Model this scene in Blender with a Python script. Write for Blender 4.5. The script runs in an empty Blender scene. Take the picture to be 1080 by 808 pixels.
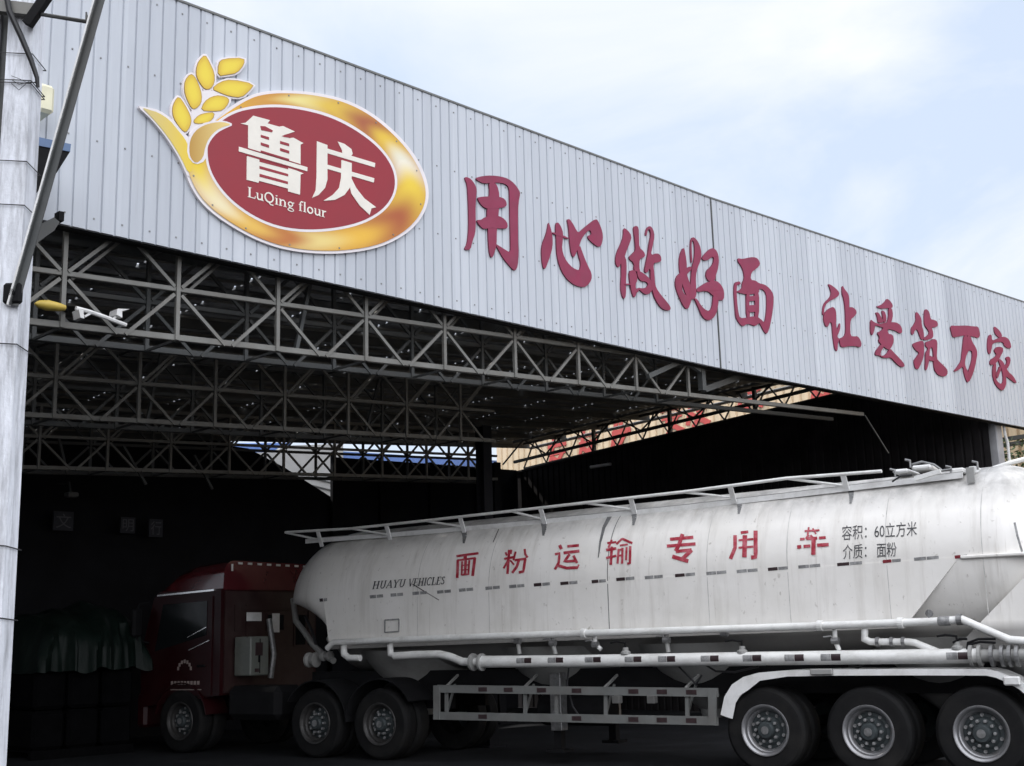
import bpy, math, random
from mathutils import Vector, Matrix, noise
random.seed(7)
S = bpy.context.scene
COL = S.collection
R_ = math.radians

# ------------------------------------------------------------------ camera
FPX = 1330.0
ROLL = math.atan(0.0268)
PITCH = math.atan(273 * math.cos(ROLL) / FPX)
_cp, _sp = math.cos(PITCH), math.sin(PITCH)
CF = Vector((0, _cp, _sp)); _u0 = Vector((0, -_sp, _cp)); _r0 = Vector((1, 0, 0))
_c, _s = math.cos(ROLL), math.sin(ROLL)
CR = _c * _r0 - _s * _u0
CU = _s * _r0 + _c * _u0
CC = Vector((0, 0, 1.7))
cam = bpy.data.cameras.new('camera'); camo = bpy.data.objects.new('camera', cam); COL.objects.link(camo)
cam.sensor_fit = 'HORIZONTAL'; cam.sensor_width = 36; cam.lens = FPX / 1080 * 36
cam.clip_start = 0.1; cam.clip_end = 3000
camo.matrix_world = Matrix(((CR.x, CU.x, -CF.x, CC.x), (CR.y, CU.y, -CF.y, CC.y), (CR.z, CU.z, -CF.z, CC.z), (0, 0, 0, 1)))
S.camera = camo

# ------------------------------------------------------------------ light
SUN_EL = 46.0
SUN_DIR = Vector((-0.90, 0.436, 0)).normalized()          # towards the sun, behind the hall
SKY_STRENGTH = 0.1
S.view_settings.view_transform = 'Standard'; S.view_settings.look = 'None'
S.view_settings.gamma = 1; S.view_settings.use_curve_mapping = False
S.view_settings.exposure = 0.52
sl = bpy.data.lights.new('sun', 'SUN'); sl.energy = 2.6; sl.angle = R_(1.5); sl.color = (1, .96, .9)
so = bpy.data.objects.new('sun', sl); COL.objects.link(so)
sv = Vector((SUN_DIR.x * math.cos(R_(SUN_EL)), SUN_DIR.y * math.cos(R_(SUN_EL)), math.sin(R_(SUN_EL))))
so.rotation_euler = sv.to_track_quat('Z', 'Y').to_euler(); so.location = (-20, 10, 30)
W = bpy.data.worlds.new('World'); S.world = W; W.use_nodes = True
nt = W.node_tree; nt.nodes.clear()
out = nt.nodes.new('ShaderNodeOutputWorld'); bg = nt.nodes.new('ShaderNodeBackground'); bg.inputs[1].default_value = SKY_STRENGTH
sky = nt.nodes.new('ShaderNodeTexSky'); sky.sky_type = 'NISHITA'; sky.sun_disc = False
sky.sun_elevation = R_(SUN_EL); sky.sun_rotation = math.atan2(SUN_DIR.x, SUN_DIR.y)
sky.air_density = 1.2; sky.dust_density = 2.0
tc = nt.nodes.new('ShaderNodeTexCoord')
sep = nt.nodes.new('ShaderNodeSeparateXYZ'); nt.links.new(tc.outputs['Generated'], sep.inputs[0])
def wmath(op, a, b=None):
    n = nt.nodes.new('ShaderNodeMath'); n.operation = op
    for i, v in enumerate((a, b)):
        if v is None: continue
        if isinstance(v, (int, float)): n.inputs[i].default_value = v
        else: nt.links.new(v, n.inputs[i])
    return n.outputs[0]
zz = wmath('ADD', wmath('MAXIMUM', sep.outputs[2], 0.0), 0.22)
cx = wmath('DIVIDE', sep.outputs[0], zz); cy = wmath('DIVIDE', sep.outputs[1], zz)
comb = nt.nodes.new('ShaderNodeCombineXYZ'); nt.links.new(cx, comb.inputs[0]); nt.links.new(cy, comb.inputs[1])
nz = nt.nodes.new('ShaderNodeTexNoise'); nz.inputs['Scale'].default_value = 1.75; nz.inputs['Detail'].default_value = 9
nz.inputs['Roughness'].default_value = .55; nz.inputs['Distortion'].default_value = .35
mp = nt.nodes.new('ShaderNodeMapping'); mp.inputs['Location'].default_value = (5.3, .9, 0); mp.inputs['Scale'].default_value = (1, 1, 1)
nt.links.new(comb.outputs[0], mp.inputs[0]); nt.links.new(mp.outputs[0], nz.inputs['Vector'])
cr = nt.nodes.new('ShaderNodeValToRGB'); cr.color_ramp.elements[0].position = .42; cr.color_ramp.elements[1].position = .66
nt.links.new(nz.outputs['Fac'], cr.inputs[0])
mixa = nt.nodes.new('ShaderNodeMix'); mixa.data_type = 'RGBA'; mixa.inputs[0].default_value = .85
nt.links.new(sky.outputs[0], mixa.inputs[6]); mixa.inputs[7].default_value = (5.35, 6.15, 7.5, 1)      # thin bright haze under the clouds
mixb = nt.nodes.new('ShaderNodeMix'); mixb.data_type = 'RGBA'
nt.links.new(cr.outputs[0], mixb.inputs[0]); nt.links.new(mixa.outputs[2], mixb.inputs[6]); mixb.inputs[7].default_value = (7.0, 7.2, 7.75, 1)
# bright lobe added to the unseen sky behind the camera to light fascia and tank
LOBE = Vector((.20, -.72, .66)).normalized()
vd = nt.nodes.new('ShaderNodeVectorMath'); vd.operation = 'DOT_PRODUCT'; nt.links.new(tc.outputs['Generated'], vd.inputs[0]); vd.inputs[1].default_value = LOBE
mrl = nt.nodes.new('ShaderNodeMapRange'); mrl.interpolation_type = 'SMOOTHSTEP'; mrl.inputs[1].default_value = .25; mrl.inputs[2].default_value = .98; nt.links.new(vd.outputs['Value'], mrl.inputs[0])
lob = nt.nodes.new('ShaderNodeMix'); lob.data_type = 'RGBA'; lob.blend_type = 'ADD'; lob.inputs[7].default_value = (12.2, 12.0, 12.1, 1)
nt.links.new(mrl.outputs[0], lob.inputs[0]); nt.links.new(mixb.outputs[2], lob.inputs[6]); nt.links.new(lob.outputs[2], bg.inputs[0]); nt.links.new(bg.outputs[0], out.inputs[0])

# ------------------------------------------------------------------ frames
def ray(x, y): return CF + CR * ((x - 540) / FPX) + CU * ((404 - y) / FPX)
AZ = R_(45.137)
FD = Vector((math.sin(AZ), math.cos(AZ), 0)); FV = Vector((-math.cos(AZ), math.sin(AZ), 0))
FP0 = Vector((-4.261, 11.375, 0)); FROT = math.atan2(FD.y, FD.x)
BEND = 10.50; BA = R_(2.56)
def fworld(u, v, z): return FP0 + FD * u + FV * v + Vector((0, 0, z))
def f_at_v(x, y, v):
    d = ray(x, y); n = FV; t = ((FP0 + FV * v - CC).dot(n)) / d.dot(n); q = CC + d * t - FP0
    return Vector((q.dot(FD), v, q.z))
def f_at_u(x, y, u):
    d = ray(x, y); t = ((FP0 + FD * u - CC).dot(FD)) / d.dot(FD); q = CC + d * t - FP0
    return Vector((u, q.dot(FV), q.z))
def fas(x, y, off=0.0):
    """hall coordinates of a point of the fascia face, off metres in front of it"""
    p = f_at_v(x, y, -off)
    if p.x <= BEND: return p
    d = ray(x, y)
    dB = FD * math.cos(BA) - FV * math.sin(BA); nB = FD * math.sin(BA) + FV * math.cos(BA)
    o = fworld(BEND, 0, 0) - nB * off
    t = ((o - CC).dot(nB)) / d.dot(nB); q = CC + d * t - FP0
    return Vector((q.dot(FD), q.dot(FV), q.z))
def fasp(u, off=0.0, z=0.0):
    if u <= BEND: return Vector((u, -off, z))
    k = u - BEND
    return Vector((BEND + k * math.cos(BA) - off * math.sin(BA), -k * math.sin(BA) - off * math.cos(BA), z))
T0 = Vector((5.251, 14.946, 0)); TD = Vector((-.839, .5441, 0)).normalized(); TN = Vector((-TD.y, TD.x, 0)); TROT = math.atan2(TD.y, TD.x)
def t_at_y(x, y, yy=0.0):
    """truck coordinates (s forward, y to our side, z) of pixel on the plane yy"""
    d = ray(x, y); t = ((T0 + TN * yy - CC).dot(TN)) / d.dot(TN); q = CC + d * t - T0
    return Vector((q.dot(TD), yy, q.z))
TR = 1.15; TYC = -1.25
def tzc(s): return 2.5 + .011 * (5 - s)
def tsurf(x, y, off=.004):
    p = t_at_y(x, y, -.1)
    for _ in range(5):
        dz = p.z - tzc(p.x)
        yy = TYC + (math.sqrt(max(.02, TR * TR - dz * dz)) if dz > 0 else TR)
        p = t_at_y(x, y, yy + off)
    return p

# ------------------------------------------------------------------ materials
MATS = {}
def mat(name, col, rough=.6, metal=0.0, var=.15, scale=4.0, bump=0.0, bscale=60.0, stretch=(1, 1, 1), dirt=None, dirt_amt=.0, dirt_scale=1.5, dirt_stretch=(1, 1, 1), coat=0.0, spec=.5):
    if name in MATS: return MATS[name]
    m = bpy.data.materials.new(name); m.use_nodes = True; t = m.node_tree; N = t.nodes; L = t.links
    b = N['Principled BSDF']; b.inputs['Roughness'].default_value = rough; b.inputs['Metallic'].default_value = metal
    b.inputs['Specular IOR Level'].default_value = spec
    if coat: b.inputs['Coat Weight'].default_value = coat; b.inputs['Coat Roughness'].default_value = .08
    tc = N.new('ShaderNodeTexCoord')
    def noise_(sc, st, det=6, rough_=.6):
        mp = N.new('ShaderNodeMapping'); mp.inputs['Scale'].default_value = st; L.new(tc.outputs['Object'], mp.inputs[0])
        n = N.new('ShaderNodeTexNoise'); n.inputs['Scale'].default_value = sc; n.inputs['Detail'].default_value = det; n.inputs['Roughness'].default_value = rough_
        L.new(mp.outputs[0], n.inputs['Vector']); return n
    n1 = noise_(scale, stretch)
    mr = N.new('ShaderNodeMapRange'); mr.inputs[1].default_value = .3; mr.inputs[2].default_value = .7; mr.inputs[3].default_value = 1 - var; mr.inputs[4].default_value = 1 + var
    L.new(n1.outputs['Fac'], mr.inputs[0])
    mul = N.new('ShaderNodeMix'); mul.data_type = 'RGBA'; mul.blend_type = 'MULTIPLY'; mul.inputs[0].default_value = 1
    mul.inputs[6].default_value = (*col, 1); L.new(mr.outputs[0], mul.inputs[7])
    last = mul.outputs[2]
    if dirt:
        n2 = noise_(dirt_scale, dirt_stretch, 8, .7)
        r2 = N.new('ShaderNodeMapRange'); r2.inputs[1].default_value = .45; r2.inputs[2].default_value = .75; r2.inputs[3].default_value = 0; r2.inputs[4].default_value = dirt_amt
        L.new(n2.outputs['Fac'], r2.inputs[0])
        mx = N.new('ShaderNodeMix'); mx.data_type = 'RGBA'; L.new(r2.outputs[0], mx.inputs[0]); L.new(last, mx.inputs[6]); mx.inputs[7].default_value = (*dirt, 1)
        last = mx.outputs[2]
    L.new(last, b.inputs['Base Color'])
    r3 = N.new('ShaderNodeMapRange'); r3.inputs[3].default_value = max(.02, rough - .12); r3.inputs[4].default_value = min(1, rough + .12)
    L.new(n1.outputs['Fac'], r3.inputs[0]); L.new(r3.outputs[0], b.inputs['Roughness'])
    if bump:
        n4 = noise_(bscale, (1, 1, 1), 4); bp = N.new('ShaderNodeBump'); bp.inputs['Strength'].default_value = bump; bp.inputs['Distance'].default_value = .01
        L.new(n4.outputs['Fac'], bp.inputs['Height']); L.new(bp.outputs[0], b.inputs['Normal'])
    MATS[name] = m; return m

DK = dict(spec=.12)
M_asph = mat('asphalt', (.022, .023, .026), .85, spec=.12, var=.35, scale=1.3, bump=.5, bscale=90, dirt=(.012, .012, .013), dirt_amt=.8, dirt_scale=.5)
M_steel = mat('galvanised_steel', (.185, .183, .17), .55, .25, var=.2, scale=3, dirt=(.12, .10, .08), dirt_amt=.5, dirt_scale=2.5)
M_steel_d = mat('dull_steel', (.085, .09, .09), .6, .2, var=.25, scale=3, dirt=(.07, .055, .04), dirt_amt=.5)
M_roof = mat('roof_underside', (.20, .21, .22), .75, var=.3, scale=2)
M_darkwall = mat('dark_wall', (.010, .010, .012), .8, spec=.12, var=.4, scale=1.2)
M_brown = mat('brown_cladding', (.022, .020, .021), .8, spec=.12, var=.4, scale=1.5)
M_pale = mat('pale_render', (.34, .34, .335), .85, var=.2, scale=3, dirt=(.22, .22, .21), dirt_amt=.7)
M_cream = mat('cream_cladding', (.70, .55, .37), .6, var=.12, scale=3, dirt=(.38, .32, .22), dirt_amt=.5, dirt_stretch=(3, 3, .3))
M_concrete = mat('pole_concrete', (.80, .825, .88), .85, var=.14, scale=5, bump=.35, bscale=30, stretch=(3, 3, .5), dirt=(.17, .17, .18), dirt_amt=.85, dirt_scale=3, dirt_stretch=(4, 4, .5))
M_galv = mat('pale_column', (.30, .30, .31), .7, var=.2, scale=3)
M_black = mat('black_rubber', (.007, .007, .0075), .75, spec=.2, var=.3, scale=8, dirt=(.03, .028, .025), dirt_amt=.5)
M_cable = mat('black_cable', (.015, .015, .017), .5)
M_white = mat('white_paint', (.74, .74, .73), .42, var=.06, scale=2, dirt=(.33, .31, .28), dirt_amt=.55, dirt_scale=3)
M_pipe = mat('pipe_paint', (.74, .74, .72), .4, var=.06, scale=2, dirt=(.30, .28, .25), dirt_amt=.5, dirt_scale=4, dirt_stretch=(1, 1, 2))
M_guard = mat('grey_guard_paint', (.15, .155, .15), .55, var=.2, scale=3, dirt=(.12, .11, .10), dirt_amt=.7, dirt_scale=2.5)
M_chassis = mat('chassis_black', (.010, .010, .011), .7, spec=.12, var=.3)
M_hop = mat('hopper_paint', (.30, .30, .29), .55, var=.1, scale=2, dirt=(.16, .15, .14), dirt_amt=.8, dirt_scale=2)
M_rim = mat('rim_steel', (.34, .34, .35), .38, .7, var=.15, scale=6, dirt=(.10, .09, .08), dirt_amt=.7, dirt_scale=6)
M_rimd = mat('rim_dark', (.045, .055, .058), .6, .3, var=.3, scale=8)
M_rimd2 = mat('nut_steel', (.30, .30, .30), .45, .5, var=.4, scale=20)
M_rimt = mat('dirty_rim', (.05, .048, .047), .5, .4, var=.3, scale=8)
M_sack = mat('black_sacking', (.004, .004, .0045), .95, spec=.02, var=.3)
M_seam = mat('seam_grey', (.50, .49, .47), .6, var=.3, scale=6)
M_valve = mat('valve_metal', (.22, .22, .22), .45, .5, var=.3, scale=20)
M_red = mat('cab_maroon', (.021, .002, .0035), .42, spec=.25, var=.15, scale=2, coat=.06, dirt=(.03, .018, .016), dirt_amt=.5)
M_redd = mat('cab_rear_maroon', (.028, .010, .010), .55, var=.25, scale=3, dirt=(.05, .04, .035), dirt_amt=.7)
M_glass = mat('dark_glass', (.010, .012, .013), .12, spec=.18, var=.05)
M_chrome = mat('bright_trim', (.75, .74, .74), .2, .8, var=.05)
M_box = mat('box_paint', (.13, .14, .125), .5, var=.08, dirt=(.3, .29, .26), dirt_amt=.5)
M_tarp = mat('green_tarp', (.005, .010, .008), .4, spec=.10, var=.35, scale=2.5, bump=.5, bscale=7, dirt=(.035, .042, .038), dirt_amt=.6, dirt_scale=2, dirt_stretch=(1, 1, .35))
M_sigred = mat('sign_red', (.275, .012, .024), .5, var=.08, scale=1.5)
M_sigwhite = mat('sign_white', (.78, .73, .74), .5, var=.05)
M_cream_l = mat('sign_cream', (.78, .74, .66), .5, var=.06)
M_chr = mat('wall_character_red', (.24, .014, .058), .55, var=.2, scale=2.5, dirt=(.20, .05, .09), dirt_amt=.5, dirt_scale=2)
M_chrs = mat('wall_character_side', (.16, .02, .05), .7, var=.2)
M_tred = mat('tank_letter_red', (.36, .014, .035), .6, var=.25, scale=9, dirt=(.55, .30, .33), dirt_amt=.6, dirt_scale=9)
M_tblk = mat('tank_letter_black', (.03, .03, .034), .6, var=.3, scale=9, dirt=(.35, .35, .36), dirt_amt=.5, dirt_scale=14)
M_sgrey = mat('worn_strip_grey', (.22, .22, .22), .4, var=.3, scale=14, dirt=(.45, .45, .44), dirt_amt=.7, dirt_scale=14)
M_sdark = mat('worn_strip_dark', (.035, .02, .022), .45, var=.3, scale=14)
M_sred = mat('worn_strip_red', (.20, .02, .03), .45, var=.3, scale=14)
M_blue = mat('blue_paint', (.10, .16, .28), .5, var=.15)
M_yel = mat('yellow_lamp_shade', (.55, .40, .08), .5, var=.15)
M_ivory = mat('ivory_plastic', (.72, .69, .50), .5)
M_banner = mat('dim_banner', (.035, .036, .045), .8)
M_banchar = mat('banner_letter', (.10, .10, .11), .7)
M_leaf = mat('leaf', (.06, .10, .035), .6, var=.4, scale=9)
M_bark = mat('bark', (.09, .07, .05), .9)
M_soot = mat('stain_grey', (.16, .16, .16), .6, var=.3, scale=10)
M_redbrown = mat('red_wall_character', (.50, .07, .06), .55, var=.2)

def m_fascia():
    m = bpy.data.materials.new('ribbed_sheet_paint'); m.use_nodes = True; t = m.node_tree; N = t.nodes; L = t.links
    b = N['Principled BSDF']; b.inputs['Roughness'].default_value = .5; b.inputs['Specular IOR Level'].default_value = .35
    tc = N.new('ShaderNodeTexCoord'); sp = N.new('ShaderNodeSeparateXYZ'); L.new(tc.outputs['Object'], sp.inputs[0])
    def mth(op, a, bb=None):
        n = N.new('ShaderNodeMath'); n.operation = op
        for i, v in enumerate((a, bb)):
            if v is None: continue
            if isinstance(v, (int, float)): n.inputs[i].default_value = v
            else: L.new(v, n.inputs[i])
        return n.outputs[0]
    sheet = mth('FLOOR', mth('DIVIDE', sp.outputs[0], .888))
    wn = N.new('ShaderNodeTexWhiteNoise'); wn.noise_dimensions = '1D'; L.new(sheet, wn.inputs['W'])
    rib = mth('FLOOR', mth('DIVIDE', mth('ADD', sp.outputs[0], .03), .148))
    wr = N.new('ShaderNodeTexWhiteNoise'); wr.noise_dimensions = '1D'; L.new(rib, wr.inputs['W'])
    def noise_(sc, st, det=8):
        mp = N.new('ShaderNodeMapping'); mp.inputs['Scale'].default_value = st; L.new(tc.outputs['Object'], mp.inputs[0])
        n = N.new('ShaderNodeTexNoise'); n.inputs['Scale'].default_value = sc; n.inputs['Detail'].default_value = det; n.inputs['Roughness'].default_value = .65
        L.new(mp.outputs[0], n.inputs['Vector']); return n.outputs['Fac']
    val = mth('ADD', mth('MULTIPLY', wn.outputs[0], .11), mth('MULTIPLY', wr.outputs[0], .05))
    val = mth('ADD', val, mth('MULTIPLY', noise_(1.0, (5, 5, .35)), .16))
    val = mth('ADD', val, mth('MULTIPLY', noise_(7.0, (2, 2, .25)), .08))
    mr = N.new('ShaderNodeMapRange'); mr.inputs[1].default_value = .08; mr.inputs[2].default_value = .30; L.new(val, mr.inputs[0])
    mx = N.new('ShaderNodeMix'); mx.data_type = 'RGBA'; mx.inputs[6].default_value = (.42, .445, .49, 1); mx.inputs[7].default_value = (.58, .61, .655, 1); L.new(mr.outputs[0], mx.inputs[0])
    # rusty / sooty drips
    r2 = N.new('ShaderNodeMapRange'); r2.inputs[1].default_value = .60; r2.inputs[2].default_value = .80; r2.inputs[4].default_value = .6; L.new(noise_(2.2, (8, 8, .22)), r2.inputs[0])
    mx2 = N.new('ShaderNodeMix'); mx2.data_type = 'RGBA'; L.new(r2.outputs[0], mx2.inputs[0]); L.new(mx.outputs[2], mx2.inputs[6]); mx2.inputs[7].default_value = (.30, .30, .31, 1)
    L.new(mx2.outputs[2], b.inputs['Base Color'])
    return m
M_fascia = m_fascia()
def m_tank():
    m = bpy.data.materials.new('tank_white_paint'); m.use_nodes = True; t = m.node_tree; N = t.nodes; L = t.links
    b = N['Principled BSDF']; b.inputs['Roughness'].default_value = .38; b.inputs['Specular IOR Level'].default_value = .45
    tc = N.new('ShaderNodeTexCoord'); sp = N.new('ShaderNodeSeparateXYZ'); L.new(tc.outputs['Object'], sp.inputs[0])
    def noise_(sc, st, det=8, ro=.65):
        mp = N.new('ShaderNodeMapping'); mp.inputs['Scale'].default_value = st; L.new(tc.outputs['Object'], mp.inputs[0])
        n = N.new('ShaderNodeTexNoise'); n.inputs['Scale'].default_value = sc; n.inputs['Detail'].default_value = det; n.inputs['Roughness'].default_value = ro
        L.new(mp.outputs[0], n.inputs['Vector']); return n.outputs['Fac']
    def rng(v, a, bb, c, d):
        r = N.new('ShaderNodeMapRange'); r.inputs[1].default_value = a; r.inputs[2].default_value = bb; r.inputs[3].default_value = c; r.inputs[4].default_value = d; L.new(v, r.inputs[0]); return r.outputs[0]
    def mul(a, c):
        n = N.new('ShaderNodeMath'); n.operation = 'MULTIPLY'; L.new(a, n.inputs[0])
        if isinstance(c, float): n.inputs[1].default_value = c
        else: L.new(c, n.inputs[1])
        return n.outputs[0]
    def mix(f, a, col):
        mx = N.new('ShaderNodeMix'); mx.data_type = 'RGBA'; L.new(f, mx.inputs[0])
        if isinstance(a, tuple): mx.inputs[6].default_value = a
        else: L.new(a, mx.inputs[6])
        mx.inputs[7].default_value = col; return mx.outputs[2]
    c = mix(rng(noise_(.9, (1, 1, 1)), .35, .65, 0, 1), (.82, .80, .77, 1), (.74, .72, .68, 1))
    c = mix(rng(noise_(1.6, (4, 1, .35)), .50, .76, 0, .5), c, (.46, .43, .385, 1))           # rain streaks
    top = rng(sp.outputs[2], 3.12, 3.46, 0, 1)                                                 # grime the walkway drips on the shoulder
    c = mix(mul(top, rng(noise_(2.4, (1.2, 1, .5)), .36, .62, .35, .9)), c, (.24, .235, .225, 1))
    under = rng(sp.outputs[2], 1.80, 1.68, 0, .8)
    c = mix(under, c, (.16, .155, .15, 1))                                                     # darker towards the belly
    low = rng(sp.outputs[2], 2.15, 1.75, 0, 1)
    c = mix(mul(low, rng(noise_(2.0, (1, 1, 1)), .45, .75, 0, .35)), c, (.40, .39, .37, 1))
    c = mix(rng(noise_(14, (1, 1, .6), 4), .64, .73, 0, .55), c, (.30, .27, .23, 1))             # specks
    c = mix(rng(noise_(3.2, (5, 1, .16), 5), .62, .76, 0, .45), c, (.34, .30, .25, 1))          # thin drip lines
    L.new(c, b.inputs['Base Color'])
    L.new(rng(noise_(2.0, (1, 1, 1)), .3, .7, .3, .55), b.inputs['Roughness'])
    bp = N.new('ShaderNodeBump'); bp.inputs['Strength'].default_value = .45; bp.inputs['Distance'].default_value = .035
    L.new(noise_(1.3, (1, 1, 1), 3), bp.inputs['Height']); L.new(bp.outputs[0], b.inputs['Normal'])
    return m
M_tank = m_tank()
def m_gold():
    m = bpy.data.materials.new('printed_gold'); m.use_nodes = True; t = m.node_tree; N = t.nodes; L = t.links
    b = N['Principled BSDF']; b.inputs['Roughness'].default_value = .45
    a = N.new('ShaderNodeAttribute'); a.attribute_name = 'print'; L.new(a.outputs['Color'], b.inputs['Base Color']); return m
M_gold = m_gold()

# ------------------------------------------------------------------ mesh helper
class MB:
    def __init__(s, off=(0, 0, 0)): s.v = []; s.f = []; s.o = Vector(off); s.c = None; s.mi = []
    def add(s, vs, fs, mi=0):
        n = len(s.v); s.v += [Vector(p) - s.o for p in vs]; s.f += [tuple(i + n for i in f) for f in fs]; s.mi += [mi] * len(fs); return n
    def hexa(s, a, b, mi=0):   # bottom quad a, top quad b
        s.add(list(a) + list(b), [(3, 2, 1, 0), (4, 5, 6, 7), (0, 1, 5, 4), (1, 2, 6, 5), (2, 3, 7, 6), (3, 0, 4, 7)], mi)
    def box(s, lo, hi, mi=0):
        x0, y0, z0 = lo; x1, y1, z1 = hi
        s.hexa([(x0, y0, z0), (x1, y0, z0), (x1, y1, z0), (x0, y1, z0)], [(x0, y0, z1), (x1, y0, z1), (x1, y1, z1), (x0, y1, z1)], mi)
    def bbox(s, lo, hi, b=.02, mi=0):
        """box with chamfered edges"""
        lo = Vector(lo); hi = Vector(hi); c = (lo + hi) / 2; h = (hi - lo) / 2; b = min(b, min(h) * .9)
        vs = []; idx = {}
        for sx in (-1, 1):
            for sy in (-1, 1):
                for sz in (-1, 1):
                    for k in range(3):
                        e = [h.x - b, h.y - b, h.z - b]; e[k] += b
                        idx[(sx, sy, sz, k)] = len(vs); vs.append((c.x + sx * e[0], c.y + sy * e[1], c.z + sz * e[2]))
        fs = []
        for k in range(3):
            a1, a2 = [i for i in range(3) if i != k]
            for sg in (-1, 1):
                q = []
                for (p1, p2) in ((-1, -1), (1, -1), (1, 1), (-1, 1)):
                    t = [0, 0, 0]; t[k] = sg; t[a1] = p1; t[a2] = p2; q.append(idx[(*t, k)])
                fs.append(tuple(q))
        for k in range(3):
            a1, a2 = [i for i in range(3) if i != k]
            for p1 in (-1, 1):
                for p2 in (-1, 1):
                    t = [0, 0, 0]; t[a1] = p1; t[a2] = p2
                    ta = t[:]; ta[k] = -1; tb = t[:]; tb[k] = 1
                    fs.append((idx[(*ta, a1)], idx[(*tb, a1)], idx[(*tb, a2)], idx[(*ta, a2)]))
        for sx in (-1, 1):
            for sy in (-1, 1):
                for sz in (-1, 1): fs.append(tuple(idx[(sx, sy, sz, k)] for k in range(3)))
        s.add(vs, fs, mi)
    def bar(s, p, q, w, h=None, up=(0, 0, 1), mi=0):
        h = h or w; p = Vector(p); q = Vector(q); d = (q - p).normalized(); u = Vector(up)
        if abs(d.dot(u)) > .98: u = Vector((0, 1, 0))
        r = d.cross(u).normalized() * (w / 2); u = r.cross(d).normalized() * (h / 2)
        s.hexa([p - r - u, p + r - u, p + r + u, p - r + u], [q - r - u, q + r - u, q + r + u, q - r + u], mi)
    def angle(s, p, q, w, th=.008, side=1, up=(0, 1, 0)):
        """an angle iron: two thin legs"""
        p = Vector(p); q = Vector(q); d = (q - p).normalized(); u = Vector(up)
        if abs(d.dot(u)) > .98: u = Vector((0, 0, 1))
        r = d.cross(u).normalized(); u = r.cross(d).normalized()
        s.bar(p + r * side * (w / 2), q + r * side * (w / 2), w, th, up=u)
        c = u * (w / 2)
        s.bar(p + c, q + c, th, w - th, up=u)
    def tube(s, pts, r, n=10, caps=True, mi=0):
        pts = [Vector(p) for p in pts]; rs = r if isinstance(r, (list, tuple)) else [r] * len(pts)
        prev = None; rings = []
        for i, p in enumerate(pts):
            a = (pts[i] - pts[i - 1]).normalized() if i else (pts[1] - pts[0]).normalized()
            b = (pts[i + 1] - pts[i]).normalized() if i < len(pts) - 1 else a
            d = (a + b); d = d.normalized() if d.length > 1e-6 else a
            if prev is None:
                u = Vector((0, 0, 1)) if abs(d.z) < .9 else Vector((1, 0, 0)); u = (u - d * d.dot(u)).normalized()
            else: u = (prev - d * d.dot(prev)).normalized()
            prev = u; w = d.cross(u); k = 1 / max(.5, d.dot(b))
            rings.append([p + (u * math.cos(2 * math.pi * j / n) + w * math.sin(2 * math.pi * j / n)) * rs[i] * (k if 0 < i < len(pts) - 1 else 1) for j in range(n)])
        vs = [q for rg in rings for q in rg]; fs = []
        for i in range(len(rings) - 1):
            for j in range(n): fs.append((i * n + j, i * n + (j + 1) % n, (i + 1) * n + (j + 1) % n, (i + 1) * n + j))
        if caps: fs.append(tuple(reversed(range(n)))); fs.append(tuple((len(rings) - 1) * n + j for j in range(n)))
        s.add(vs, fs, mi)
    def lathe(s, prof, c, axis='y', n=32, mi=0, caps=True):
        """prof: list of (radius, along)"""
        c = Vector(c); vs = []
        for (r, a) in prof:
            for j in range(n):
                t = 2 * math.pi * j / n; x, y = r * math.cos(t), r * math.sin(t)
                vs.append(c + (Vector((x, a, y)) if axis == 'y' else Vector((a, x, y)) if axis == 'x' else Vector((x, y, a))))
        fs = []
        for i in range(len(prof) - 1):
            for j in range(n): fs.append((i * n + j, i * n + (j + 1) % n, (i + 1) * n + (j + 1) % n, (i + 1) * n + j))
        if caps and prof[0][0] > 1e-4: fs.append(tuple(range(n)))
        if caps and prof[-1][0] > 1e-4: fs.append(tuple((len(prof) - 1) * n + j for j in range(n)))
        s.add(vs, fs, mi)
    def prism(s, front, back, mi=0, mside=None):
        n = len(front); mside = mi if mside is None else mside
        s.add(front + back, [tuple(range(n)), tuple(range(2 * n - 1, n - 1, -1))], mi)
        k = len(s.v) - 2 * n
        for i in range(n): s.f.append((k + i, k + (i + 1) % n, k + n + (i + 1) % n, k + n + i)); s.mi.append(mside)
    def build(s, name, m, parent=None, smooth=False, angle=None):
        me = bpy.data.meshes.new(name); me.from_pydata([tuple(v) for v in s.v], [], s.f)
        for mm in (m if isinstance(m, (list, tuple)) else [m]): me.materials.append(mm)
        if len(me.materials) > 1:
            for p, i in zip(me.polygons, s.mi): p.material_index = i
        import bmesh
        bm = bmesh.new(); bm.from_mesh(me)
        if s.c is None: bmesh.ops.remove_doubles(bm, verts=bm.verts, dist=1e-5)
        bmesh.ops.recalc_face_normals(bm, faces=bm.faces)
        if smooth:
            for f in bm.faces: f.smooth = True
            lim = angle if angle is not None else .6
            for e in bm.edges:
                if len(e.link_faces) == 2 and e.calc_face_angle(0) > lim: e.smooth = False
        bm.to_mesh(me); bm.free()
        if s.c is not None:
            at = me.color_attributes.new('print', 'FLOAT_COLOR', 'POINT')
            for i, c in enumerate(s.c): at.data[i].color = (*c, 1)
        o = bpy.data.objects.new(name, me); COL.objects.link(o)
        if parent: o.parent = parent
        return o
def tag(o, label=None, cat=None, group=None, kind=None):
    if label: o['label'] = label
    if cat: o['category'] = cat
    if group: o['group'] = group
    if kind: o['kind'] = kind
    return o
def empty(name, loc, rz, label, cat, group=None):
    o = bpy.data.objects.new(name, None); COL.objects.link(o); o.empty_display_size = .2
    o.location = loc; o.rotation_euler = (0, 0, rz); return tag(o, label, cat, group)
def hall(name, u, v, z, label, cat, group=None):
    """thing standing in hall coordinates; its parts use MB(off=(u,v,z))"""
    return empty(name, fworld(u, v, z), FROT, label, cat, group)
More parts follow.
